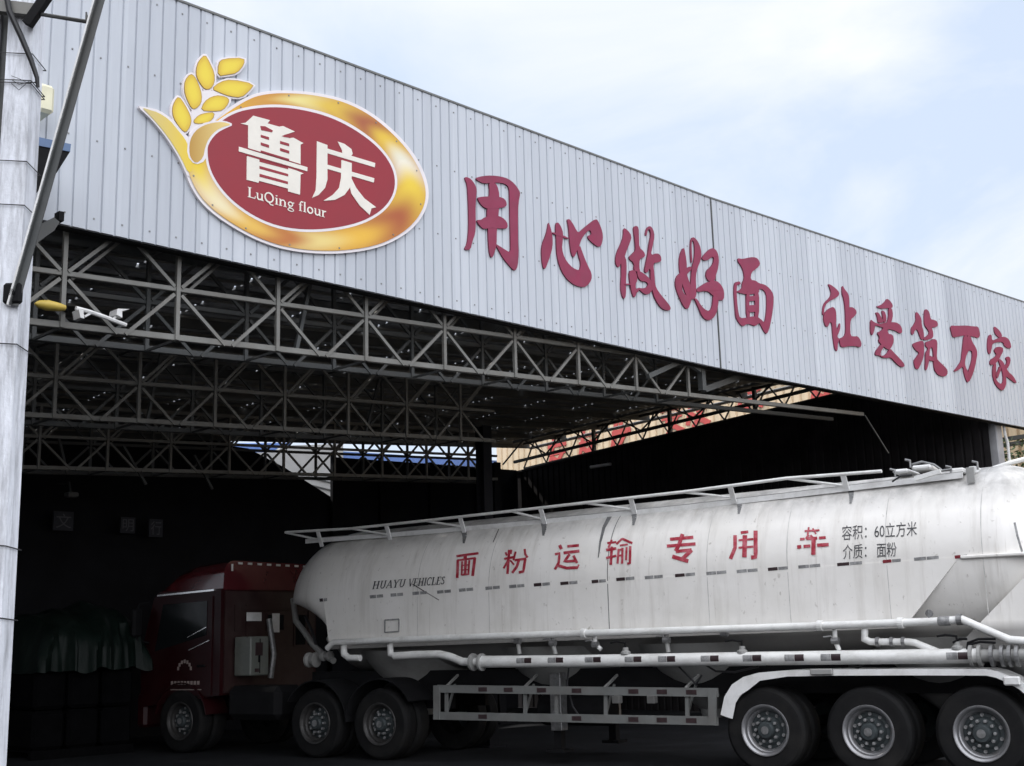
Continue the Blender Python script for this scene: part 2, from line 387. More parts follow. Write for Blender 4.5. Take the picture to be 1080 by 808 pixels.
def children(o): return [c for c in bpy.data.objects if c.parent == o]
def copy_tree(o, parent=None):
    c = o.copy(); COL.objects.link(c)
    if parent: c.parent = parent
    for ch in children(o): copy_tree(ch, c)
    return c
def smooth_closed(p, it=2):
    for _ in range(it):
        q = []
        for i in range(len(p)):
            a = p[i]; b = p[(i + 1) % len(p)]
            q += [(a[0] * .75 + b[0] * .25, a[1] * .75 + b[1] * .25), (a[0] * .25 + b[0] * .75, a[1] * .25 + b[1] * .75)]
        p = q
    return p
def tri(poly):
    """triangulate a 2D polygon"""
    from mathutils.geometry import tessellate_polygon
    return tessellate_polygon([[Vector((x, y, 0)) for x, y in poly]])
SHIFT = 0.0
def slab(mb, pts2, fn, front_off, back_off, mi=0, mside=None):
    """solid with outline pts2 (photo pixels) whose faces lie on fn(x,y,off)"""
    F_ = [fn(x, y, front_off) for x, y in pts2]; B_ = [fn(x, y, front_off) for x, y in pts2]
    # back outline: same (u,z), pushed back
    mid = [fn(x, y, front_off) for x, y in pts2]
    B_ = [Vector((p.x, p.y + (front_off - back_off), p.z)) for p in mid]
    n = len(pts2); t = tri(pts2); ms = mi if mside is None else mside
    k = mb.add(F_ + B_, [], mi)
    for a in t: mb.f.append((k + a[0], k + a[1], k + a[2])); mb.mi.append(mi); mb.f.append((k + n + a[2], k + n + a[1], k + n + a[0])); mb.mi.append(ms)
    for i in range(n): mb.f.append((k + i, k + (i + 1) % n, k + n + (i + 1) % n, k + n + i)); mb.mi.append(ms)
    return k

# ================================================================== SETTING
g = MB(); g.add([(-400, -400, 0), (400, -400, 0), (400, 400, 0), (-400, 400, 0)], [(0, 1, 2, 3)])
tag(g.build('ground', M_asph), kind='structure')

# ------------------------------------------------------------------ fascia
FB, FT = 5.70, 8.43; UL, UR = -.25, 27.0
fa = hall('fascia', UL, 0, FB, 'long grey white ribbed steel fascia over the open front of the hall', 'fascia')
def sheet(u0, u1, name):
    mb = MB((UL, 0, FB)); prof = []
    k0 = math.floor(u0 / .148); u = k0 * .148
    while u < u1 + .2:
        for du, off in ((0, 0), (.124, .0), (.128, -.018), (.140, -.018), (.1475, 0.0)):
            x = u + du
            if u0 <= x <= u1: prof.append((x, off))
        u += .148
    prof = [(u0, 0)] + prof + [(u1, 0)]
    F_ = [fasp(x, o, FB) for x, o in prof]; n = len(F_)
    up = Vector((0, 0, FT - FB)); nseg = 1
    bk = [fasp(u0, -.05, FB), fasp(u1, -.05, FB)]
    vs = F_ + [p + up for p in F_] + bk + [p + up for p in bk]
    fs = [(i, i + 1, n + i + 1, n + i) for i in range(n - 1)]
    fs += [(2 * n, 2 * n + 1, 2 * n + 3, 2 * n + 2), (0, n, 2 * n + 2, 2 * n), (n - 1, 2 * n + 1, 2 * n + 3, 2 * n - 1)]
    fs += [tuple([2 * n + 1] + [i for i in range(n - 1, -1, -1)] + [2 * n]), tuple([2 * n + 2] + [n + i for i in range(n)] + [2 * n + 3])]
    mb.add(vs, fs); return mb.build(name, M_fascia, fa)
sheet(UL, BEND - .012, 'ribbed_sheet'); sheet(BEND + .012, UR, 'ribbed_sheet')
mb = MB((UL, 0, FB))
for a, b in ((UL, BEND), (BEND, UR)):
    p, q = fasp(a, .012, FT), fasp(b, .012, FT); p2, q2 = fasp(a, -.07, FT), fasp(b, -.07, FT); h = Vector((0, 0, .012)); d = Vector((0, 0, -.012))
    mb.hexa([p + d, q + d, q2 + d, p2 + d], [p + h, q + h, q2 + h, p2 + h])
mb.build('cap_flashing', M_guard, fa)
mb = MB((UL, 0, FB))
for a, b in ((UL, BEND), (BEND, UR)):
    mb.bar(fasp(a, -.11, FB + .01), fasp(b, -.11, FB + .01), .09, .05)
mb.build('edge_beam', M_chassis, fa)
mb = MB((UL, 0, FB))
mb.box((BEND - .012, -.012, FB), (BEND + .012, .02, FT)); mb.build('joint_cover', M_steel_d, fa)
mb = MB((UL, 0, FB)); u = .062     # rows of sheet screws
while u < UR - 1:
    for z in (FB + .12, 6.62, 7.5, FT - .14):
        p = fasp(u, 0, z); mb.box((p.x - .008, p.y - .006, p.z - .008), (p.x + .008, p.y, p.z + .008))
    u += .148 * 2
mb.build('screw_rows', M_valve, fa)
mb = MB((UL, 0, FB))   # back rails that carry the sheets
for z in (6.4, 7.2, 8.0): mb.bar(fasp(UL, -.12, z), fasp(BEND, -.12, z), .08, .1); mb.bar(fasp(BEND, -.12, z), fasp(UR, -.12, z), .08, .1)
mb.build('carrier_rail', M_steel_d, fa)

# ------------------------------------------------------------------ roof
def roofz(u, v): return 6.25 + .070 * u - .040 * v
RU0, RU1, RV0, RV1 = -9.0, 19.75, .18, 13.6
ro = hall('hall_roof', RU0, RV0, 6, 'dark corrugated steel roof of the hall seen from below with light leaking through joints', 'roof')
joints = [RU0]
u = -7.53
while u < RU1 - .5: joints.append(u); u += 1.62
joints.append(RU1)
for i in range(len(joints) - 1):
    a, b = joints[i] + .015, joints[i + 1] - .015
    mb = MB((RU0, RV0, 6)); pr = []; v = RV0
    while v < RV1:
        for dv, dz in ((0, 0), (.07, 0), (.10, .045), (.17, .045)): pr.append((v + dv, dz))
        v += .2
    n = len(pr); vs = []
    for (vv, dz) in pr: vs += [(a, vv, roofz(a, vv) + dz), (b, vv, roofz(b, vv) + dz), (b, vv, roofz(b, vv) + dz + .02), (a, vv, roofz(a, vv) + dz + .02)]
    fs = []
    for k in range(n - 1):
        A, B = 4 * k, 4 * k + 4
        fs += [(A, A + 1, B + 1, B), (A + 3, B + 3, B + 2, A + 2), (A, B, B + 3, A + 3), (A + 1, A + 2, B + 2, B + 1)]
    mb.add(vs, fs); mb.build('roof_sheet', M_roof, ro)
mb = MB((RU0, RV0, 6))
for jn, j in enumerate(joints[1:-1]):
    v = RV0
    while v < RV1 - .1:
        if random.random() < (.3 if jn % 3 == 1 else 1.1):
            L = random.choice((.1, .1, .3)); mb.bar((j, v, roofz(j, v) - .012), (j, v + L, roofz(j, v + L) - .012), .07, .01)
        v += .2
mb.build('joint_strip', M_roof, ro)
for v in (1.6, 3.0, 4.5, 5.9, 7.3, 8.9, 10.3, 11.8, 13.2):
    mb = MB((RU0, RV0, 6)); mb.bar((RU0, v, roofz(RU0, v) - .09), (RU1, v, roofz(RU1, v) - .09), .05, .14); mb.build('purlin', M_steel_d, ro)

v = .42
while v < 13.3:
    mb = MB((RU0, RV0, 6)); mb.bar((RU0, v, roofz(RU0, v) - .03), (RU1, v, roofz(RU1, v) - .03), .03, .035); mb.build('batten', M_steel, ro); v += .44

# ------------------------------------------------------------------ trusses
def truss(label, v, z0, sl, post0, pitch, u0, u1, lo_ext=None, seed=0):
    rnd = random.Random(seed); H = 1.04; base = (u0, v, z0 + sl * u0)
    t = hall('roof_truss', u0, v, base[2], label, 'roof truss', 'lattice trusses across the hall')
    zl = lambda u: z0 + sl * u
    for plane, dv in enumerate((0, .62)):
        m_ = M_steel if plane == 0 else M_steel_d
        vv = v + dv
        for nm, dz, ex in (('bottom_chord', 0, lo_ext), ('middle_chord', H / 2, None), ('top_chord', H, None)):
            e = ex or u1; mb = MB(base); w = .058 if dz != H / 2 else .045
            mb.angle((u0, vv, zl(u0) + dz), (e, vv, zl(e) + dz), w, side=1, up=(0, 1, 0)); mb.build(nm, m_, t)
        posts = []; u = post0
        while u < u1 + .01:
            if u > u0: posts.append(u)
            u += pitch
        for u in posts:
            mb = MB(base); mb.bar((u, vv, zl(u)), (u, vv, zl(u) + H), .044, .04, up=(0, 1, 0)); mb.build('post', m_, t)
        nodes = [posts[0] - pitch] + posts + [posts[-1] + pitch]
        for u in nodes:
            for sg in (-1, 1):
                e = u + sg * pitch / 2 * .93
                if not (u0 <= e <= u1 and u0 - .1 <= u <= u1 + .1): continue
                for dz in (0, H):
                    mb = MB(base)
                    mb.bar((u + sg * .04, vv - .005 * plane, zl(u) + H / 2 + (dz - H / 2) * .08), (e, vv, zl(e) + dz), .036, .03, up=(0, 1, 0))
                    if dz == H and sg == 1 and plane == 0:
                        mb.bar((u + sg * .12, vv + .1, zl(u) + H / 2), (e + .1, vv + .1, zl(e) + dz), .03, .03, up=(0, 1, 0))
                    mb.build('diagonal', m_, t)
    for u in posts:
        for dz in (0, H):
            mb = MB(base); mb.bar((u, v + .03, zl(u) + dz), (u, v + .59, zl(u) + dz), .025, .025); mb.build('tie', M_steel_d, t)
    return t
tr1 = truss('front lattice truss, right behind the lower edge of the ribbed fascia', .25, 4.75, .049, .2, 1.225, -1.4, 10.25, 15.1, 1)
tr2 = truss('middle lattice truss of the hall, below and behind the front truss', 4.4, 4.57, .0515, .88, 1.18, -3.0, 9.95, None, 2)
tr3 = truss('rear lattice truss of the hall, lowest in view, before the dark back wall', 8.8, 4.455, .052, .28, 1.19, -3.2, 14.25, None, 3)
for (p, q) in (((470, 45.5), (640, 0)),): pass
# long slender rods hanging or leaning in the trusses
def rod(parent, base, p, q, w=.03, name='brace_rod'):
    mb = MB(base); mb.bar(p, q, w); return mb.build(name, M_steel_d, parent)
b1 = (-1.4, .25, 4.75 + .049 * -1.4)
rod(tr1, b1, f_at_v(312, 370, .5), f_at_v(327, 298, .5), .045)
rod(tr1, b1, f_at_v(683, 397, .2), f_at_v(722, 379, .2), .07)
rod(tr1, b1, f_at_v(720, 379, .18), f_at_v(738, 391, .18), .06)
rod(tr1, b1, f_at_v(739, 383, .22), f_at_v(741, 412, .22), .09)
rod(tr1, b1, f_at_v(742, 411, .3), f_at_v(805, 388, .3), .09)
rod(tr1, b1, f_at_v(912, 438, .25), f_at_v(937, 478, .25), .02)
b2 = (-3.0, 4.4, 4.57 + .0515 * -3.0)
rod(tr2, b2, f_at_v(155, 445, 4.9), f_at_v(170, 372, 4.9), .04)
rod(tr2, b2, f_at_v(386, 455, 4.9), f_at_v(400, 400, 4.9), .04)
b3 = (-3.2, 8.8, 4.455 + .052 * -3.2)
for x0, y0, x1, y1 in ((130, 470, 154, 511), (62, 462, 71, 500), (205, 480, 224, 516)):
    rod(tr3, b3, f_at_v(x0, y0, 9.2), f_at_v(x1, y1, 9.2), .04)

# ------------------------------------------------------------------ side wall, columns, back walls
WU = 19.3
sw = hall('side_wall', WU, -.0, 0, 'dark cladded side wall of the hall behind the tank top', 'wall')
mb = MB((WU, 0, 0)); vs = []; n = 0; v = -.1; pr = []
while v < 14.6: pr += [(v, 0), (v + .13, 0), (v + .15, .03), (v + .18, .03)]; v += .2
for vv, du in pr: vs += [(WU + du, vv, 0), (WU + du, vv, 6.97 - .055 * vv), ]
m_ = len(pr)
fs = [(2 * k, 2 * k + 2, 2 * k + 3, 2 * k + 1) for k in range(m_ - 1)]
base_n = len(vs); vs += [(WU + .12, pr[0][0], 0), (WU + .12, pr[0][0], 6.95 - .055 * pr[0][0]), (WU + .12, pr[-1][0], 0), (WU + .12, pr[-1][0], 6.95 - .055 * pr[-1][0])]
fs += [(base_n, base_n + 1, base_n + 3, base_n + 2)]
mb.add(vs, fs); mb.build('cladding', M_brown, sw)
mb = MB((WU, 0, 0)); mb.bar((WU + .05, -.1, 6.99), (WU + .05, 13.4, 6.99 - .055 * 13.5), .2, .05); mb.build('wall_coping', M_brown, sw)
mb = MB((WU, 0, 0))
for z in (3.6, 4.4): mb.bar((WU - .06, 0, z), (WU - .06, 13, z), .06, .08)
mb.build('girt', M_chassis, sw)
st = hall('side_truss', WU + .05, 0, 6.6, 'dark lattice girder on top of the side wall, cream building seen through it', 'roof truss')
zb = lambda v: 7.04 - .055 * v; zt = lambda v: 7.55 - .042 * v; bs = (WU + .05, 0, 6.6); uu = WU + .05
for nm, f in (('bottom_chord', zb), ('top_chord', zt)):
    mb = MB(bs); mb.bar((uu, 0, f(0)), (uu, 13, f(13)), .06, .06); mb.build(nm, M_steel_d, st)
v = .4; k = 0
while v < 12.6:
    mb = MB(bs); mb.bar((uu, v, zb(v)), (uu, v + .42, zt(v + .42)), .03, .03); mb.build('diagonal', M_steel_d, st)
    mb = MB(bs); mb.bar((uu - .03, v + .42, zt(v + .42)), (uu - .03, v + .84, zb(v + .84)), .03, .03); mb.build('diagonal', M_steel_d, st)
    if k % 3 == 0:
        mb = MB(bs); mb.bar((uu + .04, v, zb(v) - .1), (uu + .04, v, zt(v) + .1), .08, .08); mb.build('post', M_steel_d, st)
    v += .84; k += 1
v = .1
while v < 12.4:
    mb = MB(bs); mb.bar((uu - .9, v, zb(v) + .02), (uu - .9, v + .8, zt(v + .8) - .12), .035, .03); mb.build('diagonal', M_steel_d, st)
    mb = MB(bs); mb.bar((uu - .93, v + .8, zt(v + .8) - .12), (uu - .93, v + 1.6, zb(v + 1.6) + .02), .035, .03); mb.build('diagonal', M_steel_d, st)
    v += 1.6
for f, dz in ((zb, .02), (zt, -.12)):
    mb = MB(bs); mb.bar((uu - .9, 0, f(0) + dz), (uu - .9, 12.5, f(12.5) + dz), .07, .07); mb.build('inner_chord', M_steel_d, st)
mb = MB(bs); mb.tube([(uu + .45, -.2, zt(-.2) - .04), (uu + .45, 13.2, zt(13.2) - .04)], .045, 10); mb.build('roof_gutter', M_white, st)
# corner column at the front
cu = Vector((19.53, -.44, 0))
co = hall('column', cu.x, cu.y + .35, 0, 'grey steel column at the far end of the fascia, behind the tank top', 'column')
mb = MB((cu.x, cu.y + .35, 0)); mb.bbox((19.40, -.22, 0), (19.66, .04, 7.2), .02); mb.build('shaft', M_galv, co)
mb = MB((cu.x, cu.y + .35, 0)); mb.tube([(19.70, -.24, 5.75), (19.71, -.25, 5.5), (19.76, -.26, 5.36), (19.78, -.24, 4.2)], .03); mb.build('drain_pipe', M_white, co)
mb = MB((cu.x, cu.y + .35, 0)); mb.bbox((19.2, -.45, 0), (19.85, .2, .35), .03); mb.build('plinth', M_galv, co)
# columns that carry the trusses (dark, in the hall)
def hcol(u, v, top, label):
    c = hall('column', u, v, 0, label, 'column', 'dark columns inside the hall')
    mb = MB((u, v, 0)); mb.box((u - .1, v - .1, 0), (u + .1, v - .085, top)); mb.box((u - .1, v + .085, 0), (u + .1, v + .1, top)); mb.box((u - .012, v - .085, 0), (u + .012, v + .085, top)); mb.build('shaft', M_darkwall, c)
    mb = MB((u, v, 0)); mb.box((u - .2, v - .2, .002), (u + .2, v + .2, .03)); mb.build('base_plate', M_darkwall, c)
hcol(14.25, 8.9, 5.6, 'dark steel column under the right end of the rear truss')
hcol(9.95, 4.7, 5.4, 'dark steel column under the right end of the middle truss, behind the tank')
# back walls
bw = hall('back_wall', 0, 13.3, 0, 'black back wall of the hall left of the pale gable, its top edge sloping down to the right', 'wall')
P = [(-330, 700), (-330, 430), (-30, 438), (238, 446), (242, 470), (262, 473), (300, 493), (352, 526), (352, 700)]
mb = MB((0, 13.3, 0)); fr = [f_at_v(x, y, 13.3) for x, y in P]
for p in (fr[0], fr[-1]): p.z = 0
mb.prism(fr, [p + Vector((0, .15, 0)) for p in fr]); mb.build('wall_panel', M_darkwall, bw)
GV = 18.0
gw = hall('gable_wall', 11, GV, 0, 'pale grey rendered gable wall glimpsed under the roof beyond the rear truss', 'wall')
P = [(200, 700), (200, 478), (290, 477), (300, 470), (362, 468), (362, 700)]
fr = [f_at_v(x, y, GV) for x, y in P]
for p in (fr[0], fr[-1]): p.z = 0
mb = MB((11, GV, 0)); mb.prism(fr, [p + Vector((0, .2, 0)) for p in fr]); mb.build('wall_panel', M_pale, gw)
M_broof = mat('blue_roof_sheet', (.09, .17, .42), .5, var=.15)
for P in ([(190, 479), (190, 470), (306, 467), (306, 473), (292, 478)], [(362, 483), (362, 476), (560, 488), (560, 496)]):
    fr = [f_at_v(x, y, GV + .25) for x, y in P]; mb = MB((11, GV, 0)); mb.prism(fr, [p + Vector((0, 4, .5)) for p in fr]); mb.build('roof', M_broof, gw)
for y0, y1 in ((503, 512), (511, 520)):
    mb = MB((11, GV, 0)); mb.bar(f_at_v(325, y0, GV - .03), f_at_v(362, y1, GV - .03), .03, .03); mb.build('cable_tray', M_steel_d, gw)
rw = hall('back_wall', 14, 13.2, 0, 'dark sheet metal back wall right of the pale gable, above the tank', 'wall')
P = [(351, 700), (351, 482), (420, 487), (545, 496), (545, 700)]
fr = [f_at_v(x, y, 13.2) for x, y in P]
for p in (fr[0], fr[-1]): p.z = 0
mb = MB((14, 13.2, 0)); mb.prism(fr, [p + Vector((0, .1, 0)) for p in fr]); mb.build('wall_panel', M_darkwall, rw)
mb = MB((14, 13.2, 0))
for x in (351, 402, 455, 505): p = f_at_v(x, 600, 13.15); mb.box((p.x - .05, 13.09, 0), (p.x + .05, 13.19, 6.25))
mb.build('wall_stud', M_darkwall, rw)
lw = hall('side_wall', -8.6, 0, 0, 'dark left end wall of the hall behind the concrete pole', 'wall')
mb = MB((-8.6, 0, 0)); mb.box((-8.8, .2, 0), (-8.6, 13.5, 5.1)); mb.build('wall_panel', M_darkwall, lw)

# brick block added out of frame at left, keeps low sky off the hall
nb = empty('light_blocking_building', (-9.5, -8, 0), 0, 'dark brick building added out of frame at left to block light from the hall', 'building')
M_brick = mat('old_brick', (.085, .055, .045), .9, var=.3, scale=3)
mb = MB((-9.5, -8, 0)); mb.box((-24, -26, 0), (-9.5, 8.5, 9.0)); mb.build('wall', M_brick, nb)
mb = MB((-9.5, -8, 0)); mb.box((-24.3, -26.3, 9.0), (-9.2, 8.8, 9.2)); mb.build('roof', M_darkwall, nb)
for k in range(5):
    mb = MB((-9.5, -8, 0)); y0 = -22 + 6 * k; mb.box((-9.56, y0, 1.4), (-9.47, y0 + 1.8, 3.0)); w_ = mb.build('window', M_glass, nb)
    mb = MB((-9.5, -8, 0)); mb.box((-9.5, y0 - .1, 1.3), (-9.4, y0 + 1.9, 1.4)); mb.build('sill', M_guard, w_)

# ------------------------------------------------------------------ cream building beyond the side wall
CUu = 22.6
cb = hall('cream_building', CUu, 0, 0, 'sunlit cream corrugated building with red characters beyond the side wall', 'building')
mb = MB((CUu, 0, 0)); v = -22.; pr = []
while v < 17.5: pr += [(v, 0), (v + .17, 0), (v + .19, .035), (v + .23, .035)]; v += .25
vs = []
for vv, du in pr: vs += [(CUu + du, vv, .0), (CUu + du, vv, 8.25)]
m_ = len(pr); fs = [(2 * k, 2 * k + 2, 2 * k + 3, 2 * k + 1) for k in range(m_ - 1)]
mb.add(vs, fs); mb.box((CUu + .06, -22, 0), (CUu + 8, 17.4, 8.2)); mb.build('wall', M_cream, cb)
mb = MB((CUu, 0, 0)); mb.box((CUu - .1, -22.2, 8.25), (CUu + 8.2, 17.7, 8.3)); mb.build('roof', M_guard, cb)
M_whitestrip = M_white
for k, (x, y) in enumerate(((790, 413), (655, 456), (708, 440), (735, 432), (620, 468), (868, 410), (588, 478))):
    p = f_at_u(x, y, CUu); rr = random.Random(k); mb = MB((CUu, 0, 0))
    strokes = [((-.4, .3), (.4, .34)), ((-.12, .6), (-.35, -.5)), ((.0, .55), (.05, -.1)), ((-.35, .0), (.4, .05)), ((.3, .1), (-.15, -.6)), ((-.2, -.15), (.45, -.55))]
    for j, (a, b) in enumerate(strokes):
        if rr.random() < .15: continue
        c1 = Vector((CUu - .012 - .003 * j, p.y - a[0] * .95, p.z + a[1] * .8)); c2 = Vector((CUu - .012 - .003 * j, p.y - b[0] * .95, p.z + b[1] * .8))
        mb.bar(c1, c2, .02, .11 + .05 * rr.random(), up=(0, (c2 - c1).z, -(c2 - c1).y))
    mb.build('red_character', M_redbrown, cb)
for y in (461, 467):
    a = f_at_u(1057, y + 3, CUu - .5); b_ = f_at_u(1095, y - 3, CUu - .5)
    mb = MB((CUu, 0, 0)); mb.bar(a, b_, .07, .09); mb.build('wall_pipe', M_steel_d, cb)
for y_ in (a.y, b_.y):
    mb = MB((CUu, 0, 0)); mb.bar((CUu - .56, y_, a.z - .4), (CUu - .56, y_, a.z + .5), .07, .07); mb.bar((CUu - .56, y_, a.z - .2), (CUu, y_, a.z - .2), .05, .05); mb.build('pipe_bracket', M_steel_d, cb)

# ------------------------------------------------------------------ logo sign
def fasL(x, y, off): return fas(x, y, off - .05)
lo_c = fas(300, 180, 0)
lg = hall('logo_sign', lo_c.x, 0, lo_c.z, 'oval red and gold flour mill logo sign with wheat ear on the fascia', 'sign')
LB = (lo_c.x, 0, lo_c.z)
def Z(pts, x0, y0, sc): return [(x0 + x * sc, y0 + y * sc) for x, y in pts]
z2 = lambda p: Z(p, 130, 40, .3148); z6 = lambda p: Z(p, 140, 45, .1485)
border = z2([(195, 400), (215, 475), (250, 540), (300, 590), (370, 637), (450, 680), (540, 710), (640, 723), (740, 723), (850, 706), (930, 670), (985, 625), (1018, 570), (1026, 515), (1010, 450), (970, 380), (910, 312), (830, 247), (740, 203), (640, 182), (560, 176), (490, 176), (425, 190), (350, 235), (280, 285), (210, 330)])
ring_out = z2([(205, 400), (225, 472), (258, 533), (307, 582), (375, 628), (452, 670), (542, 700), (640, 713), (738, 713), (846, 697), (924, 662), (976, 619), (1008, 567), (1016, 515), (1000, 454), (961, 385), (902, 319), (824, 255), (736, 212), (638, 191), (560, 185), (492, 186), (430, 199), (360, 242), (290, 292), (222, 337)])
inner_w = z2([(273, 372), (280, 435), (310, 495), (360, 553), (430, 603), (510, 638), (600, 652), (700, 648), (792, 628), (853, 598), (893, 562), (918, 512), (918, 455), (893, 400), (842, 343), (762, 287), (682, 251), (600, 231), (520, 222), (440, 226), (370, 242), (310, 280), (283, 322)])
inner_r = z2([(281, 374), (288, 433), (317, 490), (366, 546), (434, 595), (512, 629), (600, 643), (698, 639), (788, 620), (847, 591), (886, 557), (910, 511), (910, 457), (886, 404), (836, 349), (757, 295), (679, 260), (598, 240), (520, 231), (442, 235), (374, 250), (317, 286), (291, 327)])
grains = [z6(p) for p in ([(515, 85), (545, 140), (578, 215), (580, 280), (555, 325), (515, 332), (480, 290), (455, 240), (452, 190), (470, 130)],
    [(410, 222), (440, 240), (465, 290), (490, 370), (485, 430), (450, 468), (420, 468), (385, 400), (368, 340), (372, 270)],
    [(328, 382), (370, 440), (410, 520), (415, 570), (390, 625), (365, 635), (325, 590), (290, 530), (282, 470), (300, 415)],
    [(610, 145), (645, 115), (790, 108), (790, 155), (740, 215), (680, 225), (607, 238)],
    [(563, 328), (620, 280), (700, 262), (862, 293), (830, 340), (770, 390), (690, 380), (620, 355)],
    [(484, 482), (510, 420), (560, 385), (620, 375), (682, 395), (680, 430), (640, 480), (580, 487)],
    [(430, 557), (470, 515), (520, 500), (580, 495), (570, 540), (530, 570), (450, 577)])]
def grow(p, k):
    cx_ = sum(a for a, b in p) / len(p); cy_ = sum(b for a, b in p) / len(p)
    return [(x + (x - cx_) / math.hypot(x - cx_, y - cy_) * k, y + (y - cy_) / math.hypot(x - cx_, y - cy_) * k) for x, y in p]
stalk = z6([(62, 458), (120, 478), (180, 495), (262, 548), (320, 620), (370, 680), (395, 735), (410, 800), (430, 900), (395, 930), (350, 830), (308, 758), (258, 680), (188, 590), (120, 515)])
stalk_b = z6([(46, 447), (46, 452), (120, 462), (190, 480), (270, 535), (350, 620), (420, 700), (470, 900), (400, 980), (335, 830), (292, 758), (242, 680), (172, 590), (105, 518), (46, 466)])
leaf = z6([(705, 582), (640, 562), (570, 568), (500, 588), (440, 630), (408, 690), (400, 760), (410, 820), (450, 860), (500, 820), (515, 740), (540, 680), (590, 625), (640, 598)])
leaf_b = z6([(722, 582), (650, 552), (565, 556), (490, 575), (425, 620), (392, 690), (385, 800), (440, 870), (520, 840), (530, 745), (555, 690), (600, 640), (650, 612)])
web = z6([(420, 480), (500, 340), (570, 340), (700, 420), (640, 500), (560, 580), (470, 600), (400, 660)])
mb = MB(LB)
slab(mb, smooth_closed(border), fasL, .085, .052)
for i, p in enumerate([grow(gp, 2.6) for gp in grains]): slab(mb, smooth_closed(p, 1), fasL, .0855 + .0005 * i, .052)
for i, p in enumerate((web, stalk_b)): slab(mb, p if p is web else smooth_closed(p, 1), fasL, .0892 + .0005 * i, .052)
mb.build('backing_plate', M_sigwhite, lg)
# printed gold ring
keys = [(0, (.85, .80, .66)), (20, (.82, .58, .04)), (45, (.40, .09, .02)), (70, (.80, .46, .04)), (95, (.80, .62, .22)), (115, (.50, .16, .03)), (140, (.78, .48, .08)), (165, (.85, .74, .46)),
        (195, (.80, .58, .02)), (225, (.76, .42, .01)), (250, (.62, .30, .04)), (270, (.80, .68, .25)), (290, (.72, .48, .05)), (318, (.38, .10, .03)), (338, (.76, .50, .04)), (360, (.80, .76, .60))]
def keycol(a):
    a %= 360
    for (k0, c0), (k1, c1) in zip(keys, keys[1:]):
        if k0 <= a <= k1:
            t = (a - k0) / (k1 - k0); t = t * t * (3 - 2 * t); return tuple(p + (q - p) * t for p, q in zip(c0, c1))
so_ = smooth_closed(ring_out, 2); si_ = smooth_closed(inner_w, 2)
cxr, cyr = 130 + 640 * .3148, 40 + 445 * .3148
def resample(poly, n):
    out_ = []
    angs = [(math.atan2((y - cyr) * 1.3, x - cxr), math.hypot((y - cyr) * 1.3, x - cxr)) for x, y in poly]
    angs.sort(); A = [a for a, r in angs]; Rr = [r for a, r in angs]
    for k in range(n):
        a = -math.pi + 2 * math.pi * k / n; j = 0
        while j < len(A) and A[j] < a: j += 1
        a0, r0 = (A[j - 1], Rr[j - 1]) if j > 0 else (A[-1] - 2 * math.pi, Rr[-1]); a1, r1 = (A[j], Rr[j]) if j < len(A) else (A[0] + 2 * math.pi, Rr[0])
        r = r0 + (r1 - r0) * (a - a0) / max(1e-6, a1 - a0); out_.append((cxr + r * math.cos(a), cyr + r * math.sin(a) / 1.3))
    return out_
NR = 180; ro_ = resample(so_, NR); ri_ = resample(si_, NR)
mb = MB(LB); mb.c = []; rows = 9
for j in range(rows):
    t = j / (rows - 1)
    for k in range(NR):
        x = ro_[k][0] + (ri_[k][0] - ro_[k][0]) * t; y = ro_[k][1] + (ri_[k][1] - ro_[k][1]) * t
        mb.v.append(fasL(x, y, .0925) - mb.o)
        ang = -180 + 360 * k / NR; c = keycol(ang + 10 * math.sin(t * 3)); e = math.sin(t * math.pi)
        lite = keycol(ang + 14); edge = (.52, .22, .03)
        c = tuple(p * (.50 + .50 * e) + q * .50 * (1 - e) for p, q in zip(c, edge)); mb.c.append(c)
for j in range(rows - 1):
    for k in range(NR): mb.f.append((j * NR + k, j * NR + (k + 1) % NR, (j + 1) * NR + (k + 1) % NR, (j + 1) * NR + k)); mb.mi.append(0)
mb.build('gold_ring', M_gold, lg)
mb = MB(LB); slab(mb, smooth_closed(inner_w, 2), fasL, .094, .086); mb.build('inner_border', M_sigwhite, lg)
mb = MB(LB); slab(mb, smooth_closed(inner_r, 2), fasL, .096, .09); mb.build('red_oval', M_sigred, lg)
def printed(poly, off, cfun, name):
    """flat printed shape, fan shaded from centre to edge by cfun(t, i)"""
    p = poly; cx_ = sum(a for a, b in p) / len(p); cy_ = sum(b for a, b in p) / len(p)
    mb = MB(LB); mb.c = []; n = len(p); rows = 4
    for j in range(rows):
        t = j / (rows - 1) * .98 + .02
        for x, y in p: mb.v.append(fasL(cx_ + (x - cx_) * t, cy_ + (y - cy_) * t, off) - mb.o); mb.c.append(cfun(t, (y - cy_)))
    for j in range(rows - 1):
        for k in range(n): mb.f.append((j * n + k, j * n + (k + 1) % n, (j + 1) * n + (k + 1) % n, (j + 1) * n + k)); mb.mi.append(0)
    mb.f.append(tuple(range(n))); mb.mi.append(0)
    return mb.build(name, M_gold, lg)
def gcol(t, dy):
    a = (.80, .62, .045); b = (.66, .42, .03); k = t ** 3; return tuple(p + (q - p) * k for p, q in zip(a, b))
for gp in grains:
    mb = MB(LB); slab(mb, smooth_closed(grow(gp, .55), 1), fasL, .0935, .085); mb.build('grain_outline', mat('grain_outline_brown', (.33, .19, .04), .5), lg)
    printed(smooth_closed(gp, 1), .095, gcol, 'wheat_grain')
def strip_print(mb_poly, off, name, colf):
    mb = MB(LB); mb.c = []; p = mb_poly; k = mb.add([fasL(x, y, off) for x, y in p], [], 0)
    for x, y in p: mb.c.append(colf(x, y))
    for a in tri(p): mb.f.append(tuple(k + i for i in a)); mb.mi.append(0)
    return mb.build(name, M_gold, lg)
def stc(x, y):
    t = min(1, max(0, (x - 150) / 50)); return tuple(a + (b - a) * t for a, b in zip((.60, .48, .20), (.78, .56, .04)))
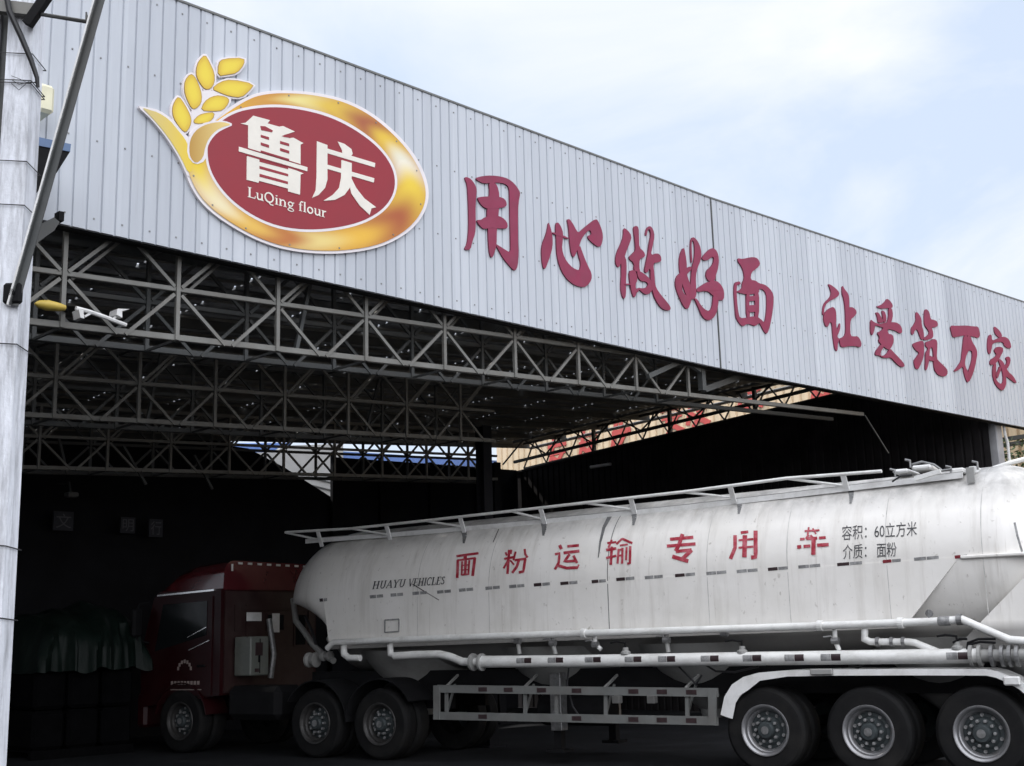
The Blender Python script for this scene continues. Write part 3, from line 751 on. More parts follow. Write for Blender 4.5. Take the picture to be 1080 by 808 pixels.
strip_print(smooth_closed(stalk, 1), .0945, 'wheat_stalk', stc)
mb = MB(LB); slab(mb, smooth_closed(leaf_b, 1), fasL, .0972, .09); mb.build('leaf_border', M_sigwhite, lg)
def lfc(x, y):
    t = min(1, max(0, (x - 198) / 45)); return tuple(a + (b - a) * t for a, b in zip((.46, .24, .03), (.80, .62, .22)))
strip_print(smooth_closed(leaf, 1), .099, 'wheat_leaf', lfc)
# the two characters
z3 = lambda p: Z(p, 240, 105, .1361); z4 = lambda p: Z(p, 320, 140, .1238)
mb = MB(LB); k = 0
for p in ([(100, 185), (140, 180), (200, 125), (330, 160), (310, 185), (400, 210), (430, 205), (522, 248), (480, 262), (420, 280), (300, 250), (160, 200)],
          [(160, 195), (300, 205), (410, 262), (480, 300), (510, 295), (588, 338), (566, 350), (566, 502), (160, 376)],
          [(88, 365), (620, 525), (618, 556), (88, 402)],
          [(150, 438), (250, 462), (475, 525), (590, 573), (566, 582), (562, 738), (470, 712), (468, 690), (245, 630), (240, 645), (148, 622)]):
    slab(mb, z3(p), fasL, .1 + .0006 * k, .094); k += 1
mb.build('character', M_cream_l, lg)
mb = MB(LB)
for p in ([(255, 205), (292, 207), (352, 240), (345, 254), (262, 236)], [(258, 272), (322, 292), (322, 312), (258, 292)], [(258, 332), (322, 352), (322, 374), (258, 354)],
          [(408, 320), (478, 342), (478, 362), (408, 342)], [(408, 375), (478, 397), (478, 419), (408, 397)], [(258, 394), (478, 460), (478, 478), (258, 412)], [(420, 282), (480, 264), (480, 296), (440, 290)],
          [(248, 462), (470, 522), (470, 540), (248, 482)], [(248, 514), (470, 577), (470, 596), (248, 536)], [(248, 575), (468, 636), (468, 656), (248, 598)],
          [(160, 376), (560, 498), (560, 505), (160, 384)], [(150, 428), (560, 548), (560, 555), (150, 436)]):
    mb = MB(LB); slab(mb, z3(p), fasL, .104, .097); mb.build('character_gap', M_sigred, lg)
mb = MB(LB)
for k, p in enumerate(([(115, 72), (205, 105), (205, 400), (185, 470), (130, 530), (75, 555), (105, 490), (112, 380)], [(205, 135), (612, 258), (608, 295), (205, 175)],
          [(293, 75), (350, 95), (410, 140), (420, 180), (395, 215), (335, 200), (330, 150)], [(205, 272), (605, 388), (600, 425), (205, 308)],
          [(325, 232), (412, 258), (412, 380), (395, 470), (350, 530), (270, 572), (170, 580), (250, 530), (305, 470), (322, 380)],
          [(405, 380), (450, 470), (520, 560), (620, 635), (580, 645), (565, 700), (480, 620), (410, 520), (395, 450)])):
    slab(mb, z4(p), fasL, .1 + .0006 * k, .094)
mb.build('character', M_cream_l, lg)

# mini serif letters as pen strokes: (points, width)
def circ(cx, cy, rx, ry, a0=0, a1=360, n=14): return [(cx + rx * math.cos(R_(a0 + (a1 - a0) * k / n)), cy + ry * math.sin(R_(a0 + (a1 - a0) * k / n))) for k in range(n + 1)]
SF = .055
GL = {
 'L': (.78, [([(.2, 0), (.2, 1)], .16), ([(.02, .02), (.4, .02)], SF), ([(.03, .97), (.38, .97)], SF), ([(.2, .03), (.72, .03)], .07), ([(.70, .03), (.73, .28)], .06)]),
 'u': (.76, [([(.15, .65), (.15, .18), (.24, .05), (.4, .05), (.55, .18)], .13), ([(.57, .65), (.57, 0)], .14), ([(0, .63), (.2, .63)], SF), ([(.42, .63), (.6, .63)], SF), ([(.57, .02), (.72, .02)], SF)]),
 'Q': (.98, [(circ(.46, .5, .38, .46), .13), ([(.42, .04), (.6, -.17), (.86, -.17)], .09)]),
 'i': (.38, [([(.17, .65), (.17, 0)], .14), ([(.17, .92), (.17, .82)], .15), ([(.02, .02), (.33, .02)], SF), ([(.02, .63), (.2, .63)], SF)]),
 'n': (.78, [([(.15, .65), (.15, 0)], .14), ([(.2, .5), (.34, .62), (.48, .6), (.57, .45)], .1), ([(.57, .5), (.57, 0)], .14), ([(0, .02), (.3, .02)], SF), ([(.42, .02), (.73, .02)], SF), ([(0, .63), (.17, .63)], SF)]),
 'g': (.7, [(circ(.3, .42, .2, .2), .11), (circ(.32, -.13, .26, .15), .08), ([(.2, .24), (.15, .1), (.42, .03)], .08), ([(.46, .56), (.64, .62)], .09)]),
 'f': (.44, [([(.17, 0), (.17, .8), (.27, .95), (.43, .92)], .13), ([(0, .62), (.38, .62)], .06), ([(.02, .02), (.34, .02)], SF)]),
 'l': (.38, [([(.17, 0), (.17, 1)], .14), ([(.02, .02), (.33, .02)], SF), ([(.02, .97), (.18, .97)], SF)]),
 'o': (.72, [(circ(.34, .32, .25, .29), .13)]),
 'r': (.52, [([(.15, .65), (.15, 0)], .14), ([(.2, .45), (.32, .6), (.46, .58)], .12), ([(0, .02), (.32, .02)], SF), ([(0, .63), (.17, .63)], SF)]),
 ' ': (.4, []),
 'H': (.98, [([(.2, 0), (.2, 1)], .15), ([(.74, 0), (.74, 1)], .15), ([(.2, .5), (.74, .5)], .07)] + [([(x, y), (x + .34, y)], SF) for x in (.03, .57) for y in (.02, .97)]),
 'U': (.92, [([(.2, 1), (.2, .25), (.32, .05), (.55, .05), (.69, .25), (.69, 1)], .13), ([(.03, .97), (.37, .97)], SF), ([(.55, .97), (.84, .97)], SF)]),
 'A': (.88, [([(.08, 0), (.43, 1)], .07), ([(.43, 1), (.76, 0)], .16), ([(.22, .34), (.62, .34)], .06), ([(0, .02), (.22, .02)], SF), ([(.6, .02), (.9, .02)], SF)]),
 'Y': (.84, [([(.1, 1), (.42, .48)], .15), ([(.76, 1), (.42, .48)], .07), ([(.42, .5), (.42, 0)], .15), ([(0, .97), (.28, .97)], SF), ([(.62, .97), (.88, .97)], SF), ([(.25, .02), (.6, .02)], SF)]),
 'V': (.84, [([(.1, 1), (.42, 0)], .15), ([(.42, 0), (.76, 1)], .07), ([(0, .97), (.28, .97)], SF), ([(.62, .97), (.88, .97)], SF)]),
 'E': (.78, [([(.2, 0), (.2, 1)], .15), ([(.03, .02), (.68, .02)], .07), ([(.03, .97), (.66, .97)], .07), ([(.2, .5), (.52, .5)], .07), ([(.66, .02), (.7, .25)], .06), ([(.64, .97), (.66, .76)], .06)]),
 'I': (.44, [([(.2, 0), (.2, 1)], .15), ([(.03, .02), (.38, .02)], SF), ([(.03, .97), (.38, .97)], SF)]),
 'C': (.84, [(circ(.44, .5, .34, .47, 50, 310), .12), ([(.7, .97), (.7, .72)], .06)]),
 'S': (.64, [([(.52, .8), (.4, .95), (.2, .93), (.12, .75), (.25, .58), (.45, .44), (.53, .25), (.42, .06), (.2, .05), (.08, .22)], .12)]),
}
def ribbon(pts, w):
    """polygon quads for a polyline of width w, in 2D"""
    out_ = []; n = len(pts)
    L_ = []; R2 = []
    for i in range(n):
        a = pts[max(0, i - 1)]; b = pts[min(n - 1, i + 1)]; dx, dy = b[0] - a[0], b[1] - a[1]; l = math.hypot(dx, dy) or 1
        nx, ny = -dy / l * w / 2, dx / l * w / 2; L_.append((pts[i][0] + nx, pts[i][1] + ny)); R2.append((pts[i][0] - nx, pts[i][1] - ny))
    return L_, R2
def subdiv(pts, step):
    o = [pts[0]]
    for a, b in zip(pts, pts[1:]):
        n = max(1, int(math.hypot(b[0] - a[0], b[1] - a[1]) / step))
        for k in range(1, n + 1): o.append((a[0] + (b[0] - a[0]) * k / n, a[1] + (b[1] - a[1]) * k / n))
    return o
def strokes_on(mb, strokes, fn, off, step=3.0, d=.0004):
    """strokes in photo pixels painted as thin ribbons on the surface fn"""
    for k, (pts, w) in enumerate(strokes):
        L_, R2 = ribbon(subdiv(pts, step), w); n = len(L_)
        vs = [fn(x, y, off + d * (k % 14)) for x, y in L_] + [fn(x, y, off + d * (k % 14)) for x, y in R2]
        mb.add(vs, [(i, i + 1, n + i + 1, n + i) for i in range(n - 1)])
def write(text, p0, p1, cap, shear=0.0, up=(0, -1)):
    """serif text between two photo points -> strokes in pixels"""
    adv = sum(GL[c][0] for c in text); dx, dy = (p1[0] - p0[0]) / adv, (p1[1] - p0[1]) / adv; x = 0; res = []; sc = math.hypot(dx, dy)
    for c in text:
        w_, ss = GL[c]
        for pts, w in ss:
            q = [(p0[0] + dx * (x + a + shear * b) + up[0] * b * cap, p0[1] + dy * (x + a + shear * b) + up[1] * b * cap) for a, b in pts]
            res.append((q, w * (sc + cap) / 2 * 1.08))
        x += w_
    return res
for k in range(14):
    a = 2 * math.pi * k / 14; x, y = cxr + 118 * math.cos(a), cyr + 80 * math.sin(a)
    e = min(so_, key=lambda q: abs(math.atan2(q[1] - cyr, q[0] - cxr) - math.atan2(y - cyr, x - cxr)))
    x, y = e[0] + (cxr - e[0]) * .03, e[1] + (cyr - e[1]) * .03; p = fasL(x, y, .094); mb = MB(LB); mb.box((p.x - .008, p.y - .004, p.z - .008), (p.x + .008, p.y + .002, p.z + .008)); mb.build('screw', M_valve, lg)
for word, a, b in (('LuQing', (261, 207.5), (311, 221)), ('flour', (315, 222), (344.5, 229.8))):
    mb = MB(LB); strokes_on(mb, write(word, a, b, 10.6), fasL, .0985, 20); mb.build('lettering', M_cream_l, lg)

# ------------------------------------------------------------------ ten calligraphic characters on the fascia
CH = [
 ('with a box frame, largest, next to the oval logo', 480, 175, .1423, [
  [(70, 88), (85, 80), (120, 98), (150, 140), (162, 175), (155, 240), (152, 330), (154, 430), (150, 500), (128, 560), (115, 622), (75, 622), (72, 610), (90, 580), (100, 500), (103, 400), (98, 250), (92, 140)],
  [(150, 90), (200, 75), (270, 70), (340, 78), (395, 95), (440, 130), (475, 180), (484, 205), (470, 270), (466, 400), (468, 550), (472, 650), (465, 740), (450, 775), (430, 770), (360, 690), (310, 600), (298, 575), (320, 588), (370, 620), (412, 645), (412, 560), (408, 400), (405, 250), (402, 160), (370, 130), (300, 122), (215, 132), (170, 110)],
  [(250, 120), (300, 122), (325, 180), (330, 260), (322, 370), (310, 470), (308, 590), (290, 650), (275, 685), (258, 660), (248, 570), (245, 450), (235, 350), (250, 250), (258, 190)],
  [(165, 235), (200, 228), (260, 225), (330, 228), (370, 245), (385, 280), (375, 305), (330, 312), (240, 318), (205, 300), (178, 265)],
  [(157, 402), (200, 398), (230, 375), (300, 365), (350, 380), (385, 415), (392, 450), (380, 466), (320, 462), (260, 458), (215, 470), (185, 445)]]),
 ('shaped as a hooked heart with flying dots', 560, 220, .1176, [
  [(158, 120), (170, 150), (185, 200), (195, 260), (195, 340), (175, 420), (150, 490), (130, 540), (112, 535), (100, 470), (95, 380), (105, 310), (130, 250), (148, 190)],
  [(225, 130), (245, 122), (270, 160), (290, 220), (285, 290), (278, 360), (300, 440), (350, 510), (400, 545), (440, 555), (450, 490), (430, 430), (415, 360), (440, 330), (455, 370), (480, 440), (510, 510), (545, 580), (545, 640), (500, 700), (450, 705), (390, 685), (330, 640), (280, 570), (245, 470), (230, 380), (228, 270), (222, 190)],
  [(325, 98), (345, 92), (375, 130), (410, 200), (430, 215), (470, 180), (530, 130), (580, 93), (600, 105), (630, 170), (648, 240), (640, 310), (615, 350), (560, 315), (510, 265), (515, 240), (545, 235), (535, 190), (500, 210), (455, 270), (435, 330), (410, 390), (385, 442), (365, 410), (350, 320), (345, 230), (338, 150)],
  [(195, 208), (340, 260), (338, 276), (192, 224)]]),
 ('with three dense columns, right of the hooked heart', 640, 230, .1361, [
  [(130, 75), (160, 90), (195, 140), (180, 190), (155, 250), (135, 310), (110, 350), (95, 385), (75, 370), (68, 320), (80, 260), (110, 200), (130, 140)],
  [(110, 290), (150, 300), (155, 400), (148, 500), (150, 600), (135, 630), (118, 600), (108, 540), (115, 420)],
  [(208, 70), (230, 58), (248, 75), (250, 150), (252, 230), (290, 260), (300, 300), (255, 315), (252, 380), (260, 420), (210, 410), (215, 350), (165, 310), (205, 270), (225, 250), (220, 170), (210, 110)],
  [(172, 410), (215, 400), (230, 430), (240, 480), (220, 520), (235, 570), (215, 625), (195, 580), (180, 500)],
  [(235, 400), (290, 430), (345, 480), (360, 540), (340, 580), (310, 595), (280, 580), (250, 550), (240, 580), (220, 570), (240, 540), (270, 545), (310, 540), (325, 510), (300, 490), (265, 490), (240, 450)],
  [(300, 130), (310, 80), (335, 58), (360, 85), (372, 140), (355, 220), (340, 290), (390, 270), (420, 290), (425, 335), (390, 345), (360, 350), (370, 440), (375, 520), (400, 570), (450, 630), (498, 690), (490, 718), (440, 710), (400, 670), (360, 590), (340, 480), (340, 380), (310, 430), (292, 410), (305, 350), (320, 280), (330, 200), (345, 130), (335, 85), (318, 90), (308, 140)],
  [(140, 508), (185, 508), (185, 518), (140, 518)]]),
 ('with looping strokes, beside the sheet joint', 705, 240, .1299, [
  [(125, 150), (140, 220), (150, 300), (150, 380), (170, 440), (200, 520), (200, 575), (175, 590), (150, 560), (120, 480), (100, 400), (88, 320), (90, 230)],
  [(180, 110), (195, 75), (225, 90), (255, 140), (270, 210), (262, 270), (235, 330), (222, 400), (225, 480), (228, 560), (195, 590), (165, 560), (180, 480), (185, 400), (190, 330), (210, 260), (215, 180), (210, 120), (195, 100), (188, 130), (190, 200), (195, 280), (185, 290), (178, 200)],
  [(95, 370), (130, 340), (185, 310), (190, 340), (150, 380), (120, 420), (110, 480), (120, 530), (150, 555), (190, 560), (185, 600), (160, 665), (130, 650), (100, 590), (70, 520), (55, 455), (65, 400)],
  [(270, 250), (295, 215), (335, 175), (365, 165), (395, 190), (412, 250), (405, 330), (385, 390), (380, 430), (330, 440), (305, 400), (310, 350), (345, 320), (365, 290), (372, 240), (350, 240), (320, 265), (290, 268)],
  [(230, 500), (270, 470), (330, 435), (390, 430), (430, 465), (455, 520), (450, 590), (410, 590), (370, 560), (330, 520), (290, 515), (235, 525)],
  [(365, 540), (410, 570), (405, 630), (390, 700), (355, 745), (320, 755), (280, 730), (250, 660), (220, 590), (205, 570), (235, 580), (270, 640), (310, 675), (345, 675), (362, 620)]]),
 ('like a barred box under a broad lid', 765, 262, .1188, [
  [(110, 85), (150, 95), (220, 78), (270, 78), (300, 105), (312, 145), (270, 185), (230, 215), (225, 280), (270, 285), (300, 310), (350, 320), (395, 355), (430, 410), (428, 500), (415, 600), (395, 700), (370, 765), (345, 740), (310, 670), (290, 640), (310, 620), (350, 665), (365, 580), (370, 480), (365, 400), (330, 360), (300, 360), (300, 400), (185, 410), (130, 395), (98, 385), (150, 360), (150, 310), (170, 270), (165, 210), (145, 160), (115, 120)],
  [(80, 330), (90, 300), (130, 290), (140, 320), (105, 320), (100, 370), (105, 470), (115, 560), (130, 620), (190, 615), (250, 600), (300, 610), (320, 650), (280, 680), (260, 690), (200, 665), (155, 695), (120, 660), (95, 610), (85, 500), (78, 400)],
  [(185, 380), (218, 385), (212, 500), (222, 630), (190, 630)], [(258, 380), (302, 380), (300, 620), (262, 630), (268, 500)], [(190, 425), (290, 420), (290, 462), (190, 470)], [(200, 505), (290, 500), (290, 560), (200, 570)]]),
 ('with a hooked left half, first after the wide gap', 860, 290, .1064, [
  [(125, 90), (150, 95), (200, 130), (240, 175), (230, 210), (180, 240), (140, 260), (105, 290), (90, 330), (85, 400), (70, 390), (75, 320), (95, 270), (140, 230), (160, 190), (150, 140)],
  [(85, 390), (110, 355), (150, 325), (180, 315), (205, 350), (208, 420), (205, 500), (225, 570), (215, 620), (250, 635), (225, 660), (220, 760), (195, 740), (180, 650), (170, 550), (165, 470), (140, 470), (130, 510), (105, 515), (82, 450)],
  [(245, 470), (250, 520), (235, 570), (220, 600), (212, 560), (230, 510)],
  [(268, 100), (290, 140), (330, 190), (338, 250), (335, 330), (360, 315), (400, 340), (412, 375), (390, 410), (350, 440), (345, 520), (350, 605), (385, 610), (420, 605), (450, 650), (460, 690), (445, 720), (400, 705), (340, 705), (260, 720), (245, 680), (240, 630), (290, 610), (305, 560), (302, 450), (298, 330), (285, 240), (265, 180)]]),
 ('dense and tall with a long right foot', 912, 305, .109, [
  [(110, 165), (160, 155), (200, 120), (215, 90), (245, 110), (275, 155), (265, 185), (210, 185), (150, 190)],
  [(105, 225), (135, 225), (160, 270), (190, 320), (130, 330), (125, 270)], [(165, 205), (195, 215), (210, 260), (210, 320), (180, 320), (175, 260)], [(230, 180), (265, 185), (275, 250), (265, 300), (250, 330), (215, 330), (235, 270)],
  [(60, 290), (90, 320), (150, 340), (200, 320), (280, 318), (330, 330), (360, 370), (365, 420), (340, 430), (300, 400), (200, 380), (100, 345), (100, 370), (85, 430), (70, 450), (58, 400)],
  [(120, 420), (170, 400), (190, 350), (230, 360), (222, 430), (275, 440), (285, 500), (262, 560), (235, 590), (190, 560), (165, 540), (135, 500), (150, 470)],
  [(165, 530), (190, 550), (150, 620), (165, 650), (215, 630), (245, 570), (280, 610), (340, 670), (390, 730), (380, 755), (345, 750), (300, 710), (255, 660), (215, 665), (180, 665), (140, 640), (105, 640), (110, 600), (140, 560)]]),
 ('with paired upper tufts and a curled foot', 955, 318, .104, [
  [(110, 100), (140, 130), (165, 180), (165, 240), (185, 300), (190, 380), (160, 390), (140, 330), (120, 280), (95, 290), (80, 340), (60, 330), (60, 270), (85, 240), (110, 190), (105, 140)],
  [(195, 90), (215, 75), (245, 110), (255, 180), (290, 185), (325, 205), (332, 250), (290, 265), (265, 260), (285, 320), (280, 370), (240, 385), (190, 395), (185, 370), (220, 350), (245, 320), (225, 280), (195, 240), (190, 180)],
  [(75, 430), (120, 410), (170, 395), (190, 420), (190, 520), (180, 580), (155, 640), (130, 690), (100, 680), (85, 600), (110, 570), (145, 520), (110, 500), (80, 460)],
  [(205, 410), (250, 400), (290, 375), (325, 400), (322, 480), (318, 580), (345, 610), (400, 660), (430, 700), (425, 745), (385, 765), (330, 745), (295, 690), (285, 600), (285, 520), (275, 465), (250, 470), (245, 540), (240, 620), (215, 700), (200, 690), (205, 600), (205, 520), (235, 480), (205, 450)], [(235, 540), (300, 575), (300, 605), (240, 600)]]),
 ('like a wide flat bar on a looped leg', 996, 335, .0928, [
  [(65, 90), (150, 92), (250, 88), (330, 100), (385, 100), (400, 150), (408, 200), (390, 235), (330, 215), (240, 200), (180, 210), (100, 230), (85, 180)],
  [(225, 195), (260, 205), (290, 300), (280, 375), (250, 430), (235, 500), (240, 560), (275, 620), (290, 700), (270, 740), (255, 725), (225, 640), (215, 550), (170, 590), (125, 615), (110, 605), (150, 560), (195, 490), (200, 420), (210, 330)],
  [(260, 205), (300, 205), (315, 270), (360, 340), (378, 400), (365, 480), (345, 580), (315, 670), (280, 735), (268, 700), (275, 610), (300, 540), (320, 450), (318, 375), (270, 375), (265, 300)]]),
 ('under a roof stroke with crossing legs, rightmost', 1034, 336, .0989, [
  [(145, 80), (185, 105), (220, 150), (235, 190), (210, 210), (170, 180), (150, 140)],
  [(85, 185), (120, 165), (125, 240), (180, 215), (240, 190), (290, 205), (320, 250), (332, 310), (310, 320), (260, 300), (245, 250), (190, 250), (130, 265), (120, 330), (105, 385), (85, 370), (75, 300)],
  [(150, 330), (180, 300), (240, 305), (245, 350), (215, 400), (200, 440), (150, 490), (105, 500), (105, 440), (160, 410), (175, 380), (155, 360)],
  [(190, 420), (235, 450), (265, 500), (300, 570), (350, 610), (390, 680), (375, 690), (320, 650), (270, 610), (280, 680), (265, 740), (235, 772), (190, 740), (150, 680), (130, 590), (140, 490), (170, 470), (170, 560), (160, 620), (180, 670), (220, 700), (245, 680), (245, 600), (225, 530), (205, 480)],
  [(270, 420), (300, 400), (325, 430), (315, 490), (285, 540), (262, 520), (290, 460)], [(165, 590), (190, 560), (210, 500), (225, 540), (200, 600), (180, 650)]]),
]
for lab, x0, y0, sc, polys in CH:
    c = fas(x0 + 250 * sc, y0 + 400 * sc, 0)
    mb = MB(c)
    for k, p in enumerate(polys):
        rr = random.Random(k + int(x0)); q = smooth_closed(Z(p, x0, y0, sc), 1)
        slab(mb, q, fas, .022 + .0012 * k, .002, 0, 1)
    o = mb.build('wall_character', [M_chr, M_chrs]); o.location = fworld(*c); o.rotation_euler = (0, 0, FROT)
    tag(o, 'purple red brush character ' + lab, 'character', 'red characters on the fascia')

# ------------------------------------------------------------------ utility pole
PY = 8.0
def pp(x, y, yy=PY):
    d = ray(x, y); t = (yy - CC.y) / d.y; return CC + d * t
po = empty('utility_pole', (-3.30, PY, 0), 0, 'weathered whitish concrete utility pole at the left edge of the picture', 'pole')
PB = (-3.30, PY, 0)
mb = MB(PB)
prof = [(-3.405, 0), (-3.195, 0)]
for k in range(14):
    z0, z1 = k * .55, (k + 1) * .55; j = lambda z: .004 * math.sin(z * 5.1)
    w = lambda z: -3.41 + .008 * z + j(z)
    mb.hexa([(w(z0), PY - .1, z0), (-3.19, PY - .1, z0), (-3.19, PY + .1, z0), (w(z0), PY + .1, z0)], [(w(z1), PY - .1, z1), (-3.19, PY - .1, z1), (-3.19, PY + .1, z1), (w(z1), PY + .1, z1)])
mb.build('shaft', M_concrete, po)
for y in (57, 85, 88, 170, 216, 362, 574, 650):
    p = pp(20, y, PY - .1); mb = MB(PB)
    mb.tube([(-3.425, PY - .115, p.z + .01), (-3.18, PY - .115, p.z - .01), (-3.175, PY + .12, p.z - .02), (-3.425, PY + .12, p.z), (-3.425, PY - .115, p.z + .01)], .003, 6); mb.build('wire_band', M_cable, po)
mb = MB(PB); mb.angle(pp(105, -6, PY - .13), pp(12, 322, PY - .13), .045, .01, side=-1, up=(0, -1, 0)); mb.build('diagonal_strut', M_steel_d, po); mb = MB(PB); mb.bar(pp(102, -6, PY - .15), pp(9, 322, PY - .15), .014, .04, up=(0, -1, 0)); mb.build('strut_edge', M_white, po)
mb = MB(PB); p = pp(14, 310, PY - .12); mb.bbox((p.x - .06, PY - .15, p.z - .07), (p.x + .06, PY - .1, p.z + .07), .015); mb.tube([(p.x, PY - .17, p.z), (p.x, PY - .14, p.z)], .025, 8); mb.build('strut_clamp', M_chassis, po)
mb = MB(PB); mb.bar(pp(-20, 5, PY - .14), pp(38, 12, PY - .14), .06, .085); mb.build('crossarm', M_steel, po)
mb = MB(PB); mb.tube([pp(36, 14, PY - .14), pp(92, 23, PY - .14), pp(91, 13, PY - .14)], [.014, .012, .006], 8); mb.build('hook_rod', M_steel_d, po)
mb = MB(PB); mb.bar(pp(29, 26, PY - .16), pp(55, -12, PY - .16), .06, .06); mb.build('arm_brace', M_chassis, po)
mb = MB(PB); mb.tube([pp(6, -8, PY - .2), pp(10, 12, PY - .2), pp(22, 38, PY - .18), pp(33, 64, PY - .15), pp(39, 82, PY - .13), pp(40, 92, PY - .12)], [.02, .02, .02, .018, .015, .012], 8); mb.build('cable', M_cable, po)
mb = MB(PB); mb.tube([pp(10, -30, PY + .05), pp(2, 800, PY + .05)][:1] + [(-3.415, PY - .03, 6.9), (-3.45, PY - .03, 0)], .022, 10); mb.build('conduit', M_steel_d, po)
for k in range(3):
    mb = MB(PB); mb.tube([pp(12, 80 + 4 * k, PY - .12), pp(20, 83 + 6 * k, PY - .125), pp(30, 88 - k, PY - .125), pp(39, 86 + k, PY - .12)], .002, 5); mb.build('loose_wire', M_cable, po)
mb = MB(PB); mb.tube([(-3.425, PY - .06, 6.5), (-3.435, PY - .06, 4), (-3.425, PY - .06, 1.0)], .012, 6); mb.build('down_lead', M_cable, po)

# ivory box and blue lamp canopy at the left end of the fascia
q = f_at_v(46, 105, -.3); ib = hall('junction_box', q.x, -.3, q.z, 'small ivory yellow box on the fascia beside the concrete pole', 'box')
a = f_at_v(38, 118, -.3); b_ = f_at_v(56, 93, -.3); mb = MB(q); mb.bbox((a.x, -.36, a.z), (b_.x, -.02, b_.z), .03); mb.build('housing', M_ivory, ib)
mb = MB(q); mb.tube([((a.x + b_.x) / 2 - .1, -.3, a.z), ((a.x + b_.x) / 2 - .12, -.3, a.z - .35)], .02, 8); mb.build('stem', M_chassis, ib)
q = f_at_v(50, 180, -.45); cn = hall('blue_canopy', q.x, -.45, q.z, 'small blue edged dark canopy sticking out between pole and fascia', 'canopy')
mb = MB(q); P = [f_at_v(x, y, -.75) for x, y in ((34, 143), (75, 152), (74, 160), (33, 152))]
mb.prism(P, [p + Vector((0, .7, 0)) for p in P]); mb.build('blue_rim', M_blue, cn)
mb = MB(q); P = [f_at_v(x, y, -.74) for x, y in ((33, 152), (74, 160), (60, 182), (34, 208))]
mb.prism(P, [p + Vector((0, .68, 0)) for p in P]); mb.build('hood', M_chassis, cn)
q = f_at_v(52, 245, .1); kb = hall('corner_bracket', q.x, 0, q.z, 'dark plate bracket under the left corner of the fascia', 'bracket')
mb = MB(q); P = [f_at_v(x, y, -.1) for x, y in ((30, 243), (52, 232), (58, 237), (52, 246), (30, 262))]; mb.prism(P, [p + Vector((0, .12, 0)) for p in P]); mb.build('plate', M_steel_d, kb)
mb = MB(q); a = f_at_v(55, 236, -.06); mb.box((a.x, -.1, a.z), (a.x + .05, 0, a.z + .09)); mb.build('bolt_block', M_chassis, kb)

# lamp and cameras hung on the front truss
q = f_at_v(55, 322, .1); yl = hall('yard_lamp', q.x, .1, q.z, 'yellow shaded lamp hanging beside the front truss', 'lamp')
a = f_at_v(37, 320, .1); b_ = f_at_v(68, 325, .1)
mb = MB(q); c = (a + b_) / 2; n = 16; vs = []
for i, (t, r) in enumerate(((0, .01), (.12, .035), (.4, .05), (.8, .04), (1, .028))): 
    ctr = a + (b_ - a) * t
    vs += [ctr + Vector((0, r * 1.4 * math.cos(2 * math.pi * j / n), r * math.sin(2 * math.pi * j / n))) for j in range(n)]
mb.add(vs, [(i * n + j, i * n + (j + 1) % n, (i + 1) * n + (j + 1) % n, (i + 1) * n + j) for i in range(4) for j in range(n)] + [tuple(range(n)), tuple(4 * n + j for j in range(n))]); mb.build('lamp_shade', M_yel, yl, True)
mb = MB(q); mb.tube([b_, b_ + Vector((.07, .12, .02))], .025, 8); mb.build('arm', M_chassis, yl)
q = f_at_v(85, 328, .05); sc_ = hall('security_camera', q.x, .05, q.z, 'two white camera housings on a white arm in front of the front truss', 'camera')
V_ = lambda x, y, v=.05: f_at_v(x, y, v)
mb = MB(q); mb.tube([V_(80, 325), V_(95, 329), V_(112, 335), V_(133, 343)], .022, 8); mb.build('bracket_arm', M_white, sc_)
mb = MB(q); P = [V_(x, y, .0) for x, y in ((83, 326), (88, 327), (89, 336), (85, 335))]; mb.prism(P, [p + Vector((.0, .14, 0)) for p in P]); mb.build('camera_housing', M_white, sc_)
mb = MB(q); P = [V_(x, y, .0) for x, y in ((124, 325.5), (137, 326), (129, 328), (129, 335), (123, 332))]; mb.prism(P, [p + Vector((.0, .16, 0)) for p in P]); mb.build('camera_housing', M_white, sc_)
mb = MB(q); mb.bar(V_(89, 334), V_(97, 329.5), .02); mb.bar(V_(118, 337), V_(127, 331), .02); mb.build('stay', M_white, sc_)

q = f_at_u(634, 491, WU - .1); fl = hall('wall_lamp', q.x, q.y, q.z, 'small white strip lamp high on the dark side wall above the tank', 'lamp')
mb = MB(q); mb.bbox((q.x - .06, q.y - .35, q.z - .04), (q.x + .02, q.y + .35, q.z + .03), .015); mb.build('housing', M_white, fl)
mb = MB(q); mb.box((q.x + .02, q.y - .05, q.z - .02), (q.x + .1, q.y + .05, q.z + .02)); mb.build('bracket', M_chassis, fl)
q = f_at_u(1071, 486, CUu - 1.2); q.z = 0
bu = hall('slender_tree', q.x, q.y, 0, 'slender green tree before the cream wall, glimpsed right of the grey column', 'tree')
rr = random.Random(11); top = f_at_u(1071, 476, CUu - 1.2).z
mb = MB(q); mb.tube([q, q + Vector((.03, .02, top * .5)), q + Vector((-.02, .05, top - .3))], [.06, .045, .02], 8)
for k in range(5):
    a = rr.random() * 6.28; z0 = top * (.5 + .1 * k); mb.tube([q + Vector((0, 0, z0)), q + Vector((.4 * math.cos(a), .4 * math.sin(a), z0 + .35))], [.02, .008], 6)
mb.build('stem', M_bark, bu)
mb = MB(q)
for k in range(420):
    a = rr.random() * 6.28; w_ = rr.random() ** .5; zf = rr.random(); r = .62 * w_ * (1 - .5 * zf); c = q + Vector((r * math.cos(a), r * math.sin(a), top * (.45 + .6 * zf)))
    d1 = Vector((rr.uniform(-1, 1), rr.uniform(-1, 1), rr.uniform(-.6, .6))).normalized() * .07; d2 = d1.cross(Vector((rr.uniform(-1, 1), rr.uniform(-1, 1), rr.uniform(-1, 1)))).normalized() * .03
    mb.add([c - d1, c + d2, c + d1, c - d2], [(0, 1, 2, 3)])
